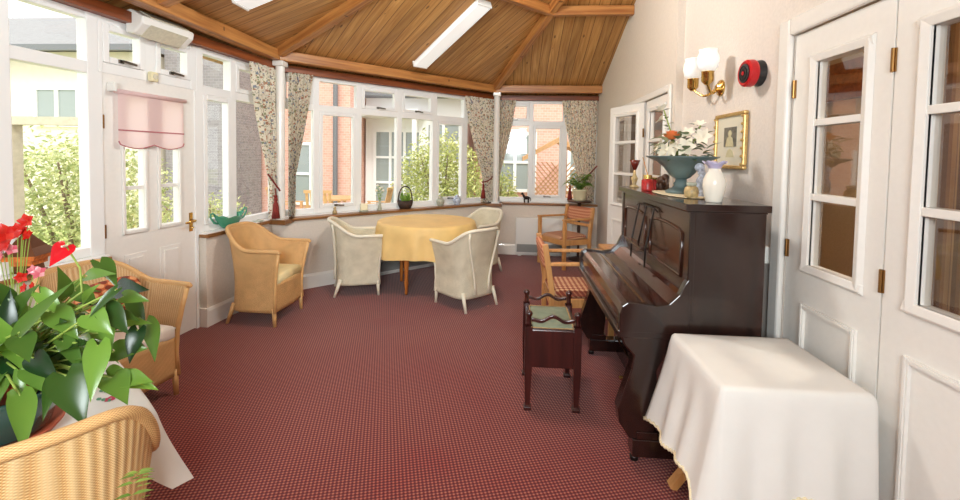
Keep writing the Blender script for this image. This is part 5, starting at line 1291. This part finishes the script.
# arbour
t = thing('trellis_arbour', 'wooden trellis arbour with pitched roof and bench beyond the far window', 'arbour', (.92, 8.9, GZ))
b = MB()
for x in (-.5, .5):
    for y in (-.3, .3): b.box((x-.04, y-.04, 0), (x+.04, y+.04, 1.75))
obj('posts', b, 'outwood', t)
obj('roof', MB().prism([(-.7, 1.7), (0, 2.1), (.7, 1.7), (.7, 1.62), (0, 2.0), (-.7, 1.62)], 1, -.4, .4), 'outwood', t)
b = MB()
for i in range(-9, 10):
    for sg in (-1, 1):
        x0, x1 = i*.1, i*.1 + sg*1.0; z0, z1 = .45, 1.6
        # clip to the panel
        def clip(xa, za, xb, zb_):
            pts = [(xa + (xb-xa)*k/40, za + (zb_-za)*k/40) for k in range(41)]; pts = [p for p in pts if abs(p[0]) <= .5]; return (pts[0], pts[-1]) if len(pts) > 2 else None
        c_ = clip(x0, z0, x1, z1)
        if c_: b.bar((c_[0][0], .3, c_[0][1]), (c_[1][0], .3, c_[1][1]), .012, .022)
obj('lattice', b, 'outwood', t)
obj('bench_seat', MB().box((-.46, -.2, .42), (.46, .28, .47)).box((-.46, .22, .5), (.46, .27, .85)), 'outwood', t)
# garden seats
def garden_chair(label, loc, rz, group):
    t = thing('garden_chair', label, 'garden chair', loc, rz, group); b = MB()
    for i in range(6): b.box((-.25+i*.085, -.24, .42), (-.25+i*.085+.06, .24, .445))
    obj('seat', b, 'outwood', t); b = MB()
    for i in range(6): b.bar((-.22+i*.088, -.23, .5), (-.22+i*.088, -.33, .95), .05, .015)
    b.bar((-.27, -.33, .96), (.27, -.33, .96), .03, .06); obj('backrest', b, 'outwood', t)
    for x in (-.25, .25):
        for y in (-.22, .22): obj('leg', MB().box((x-.025, y-.025, 0), (x+.025, y+.025, .64 if y > 0 else .48)), 'outwood', t)
        obj('arm', MB().box((x-.03, -.26, .63), (x+.03, .26, .655)), 'outwood', t)
    return t
gc = garden_chair('teak garden chair nearest the near post, seen through the bay', (-4.75, 8.9, GZ), -1.4, 'teak garden chairs on the patio')
dup(gc, (-3.75, 8.45, GZ), .1, 'teak garden chair in front of the red brick wing, right of the patio table')
dup(gc, (-2.95, 9.3, GZ), 1.6, 'teak garden chair closest to the white garden room')
t = thing('garden_table', 'round teak table among the garden chairs on the patio', 'garden table', (-3.9, 9.4, GZ))
obj('tabletop', MB().lathe([(.0, .7), (.5, .7), (.5, .735), (0, .735)], n=28), 'outwood', t)
for k in range(4): obj('leg', MB().bar((.35*math.cos(k*PI/2), .35*math.sin(k*PI/2), 0), (.2*math.cos(k*PI/2), .2*math.sin(k*PI/2), .7), .05, .05), 'outwood', t)
# planting
shrub('garden_shrub', 'tall yellow green bush filling the front window', (-4.75, 4.45, GZ), (.95, .7, 1.95), 7500, 'hedge', .065, 2)
shrub('garden_shrub', 'large pale green bush behind the plant basket and ginger jars', (-1.45, 9.0, GZ), (.95, .6, 2.15), 7500, 'shrub', .08, 5)
shrub('garden_shrub', 'yellow green bush seen just right of the far post', (-.25, 7.9, GZ), (.42, .4, 1.5), 3200, 'shrub', .07, 8)
shrub('garden_shrub', 'low flowering bush under the grey brick building', (-5.5, 7.6, GZ), (.7, .4, .95), 1300, 'hedge', .07, 12)
shrub('garden_shrub', 'low green bush seen through the panes of the garden door', (-5.9, 6.5, GZ), (.9, .5, 1.05), 1500, 'hedge', .07, 15)
tr = shrub('garden_tree', 'pale tree behind the roof of the rendered house', (-13.5, 15.5, GZ), (1.6, 1.2, 7.2), 2200, 'hedge', .25, 21, cat='tree')
t = thing('pergola', 'pale pergola post and beam in front of the front window bush', 'pergola', (-4.35, 3.5, GZ))
obj('post', MB().box((-.045, -.045, 0), (.045, .045, 1.9)), 'stonepost', t); obj('beam', MB().box((-.7, -.05, 1.9), (.75, .05, 1.97)), 'stonepost', t)

# ------------------------------------------------------------------ light
wd = bpy.data.worlds.new('sky'); bpy.context.scene.world = wd; wd.use_nodes = True
bg = wd.node_tree.nodes['Background']; bg.inputs['Color'].default_value = (.93, .97, 1, 1); bg.inputs['Strength'].default_value = 2.1
def lamp(name, kind, loc, energy, size=1, rot=None, col=(1, 1, 1), target=None, sy=None):
    l = bpy.data.lights.new(name, kind); l.energy = energy; l.color = col
    if kind == 'AREA':
        l.size = size
        if sy: l.shape = 'RECTANGLE'; l.size_y = sy
    elif kind == 'POINT': l.shadow_soft_size = size
    elif kind == 'SUN': l.angle = size
    o = bpy.data.objects.new(name, l); C.objects.link(o); o.location = loc
    if target: o.rotation_euler = (V(target)-V(loc)).to_track_quat('-Z', 'Y').to_euler()
    return o
lamp('sun', 'SUN', (0, 0, 10), 2.0, .3, col=(1, .97, .9), target=(1.2, 4.5, 0)).rotation_euler = (math.radians(40), 0, math.radians(25))
fl_ = lamp('flash', 'AREA', (-.2, -1.3, 2.3), 128, 1.4, col=(.89, .97, 1), target=(-1.6, 4.6, 1.3)); fl_.data.spread = math.radians(130)
lamp('ceiling_fill', 'POINT', (-.35, 3.1, 3.1), 95, .18, col=(.92, .99, 1))  # added fill lamp under the roof, apart from the ceiling light fittings
lamp('beyond_fill', 'POINT', (2.1, 2.2, 2.42), 36, .05, col=(1, .95, .85))  # added lamp to brighten the closed room behind the glazed doors

# ------------------------------------------------------------------ camera
cam = bpy.data.cameras.new('camera'); co = bpy.data.objects.new('camera', cam); C.objects.link(co)
cam.sensor_fit = 'HORIZONTAL'; cam.sensor_width = 36; cam.lens = F_PX/960*36; cam.shift_y = -(250-CY)/960; cam.clip_start = .05
co.matrix_world = Matrix(((CR.x, CU.x, -CD.x, 0), (CR.y, CU.y, -CD.y, 0), (CR.z, CU.z, -CD.z, EYE), (0,0,0,1)))
bpy.context.scene.camera = co
vs_ = bpy.context.scene.view_settings; vs_.view_transform = 'Standard'; vs_.look = 'None'; vs_.exposure = .12
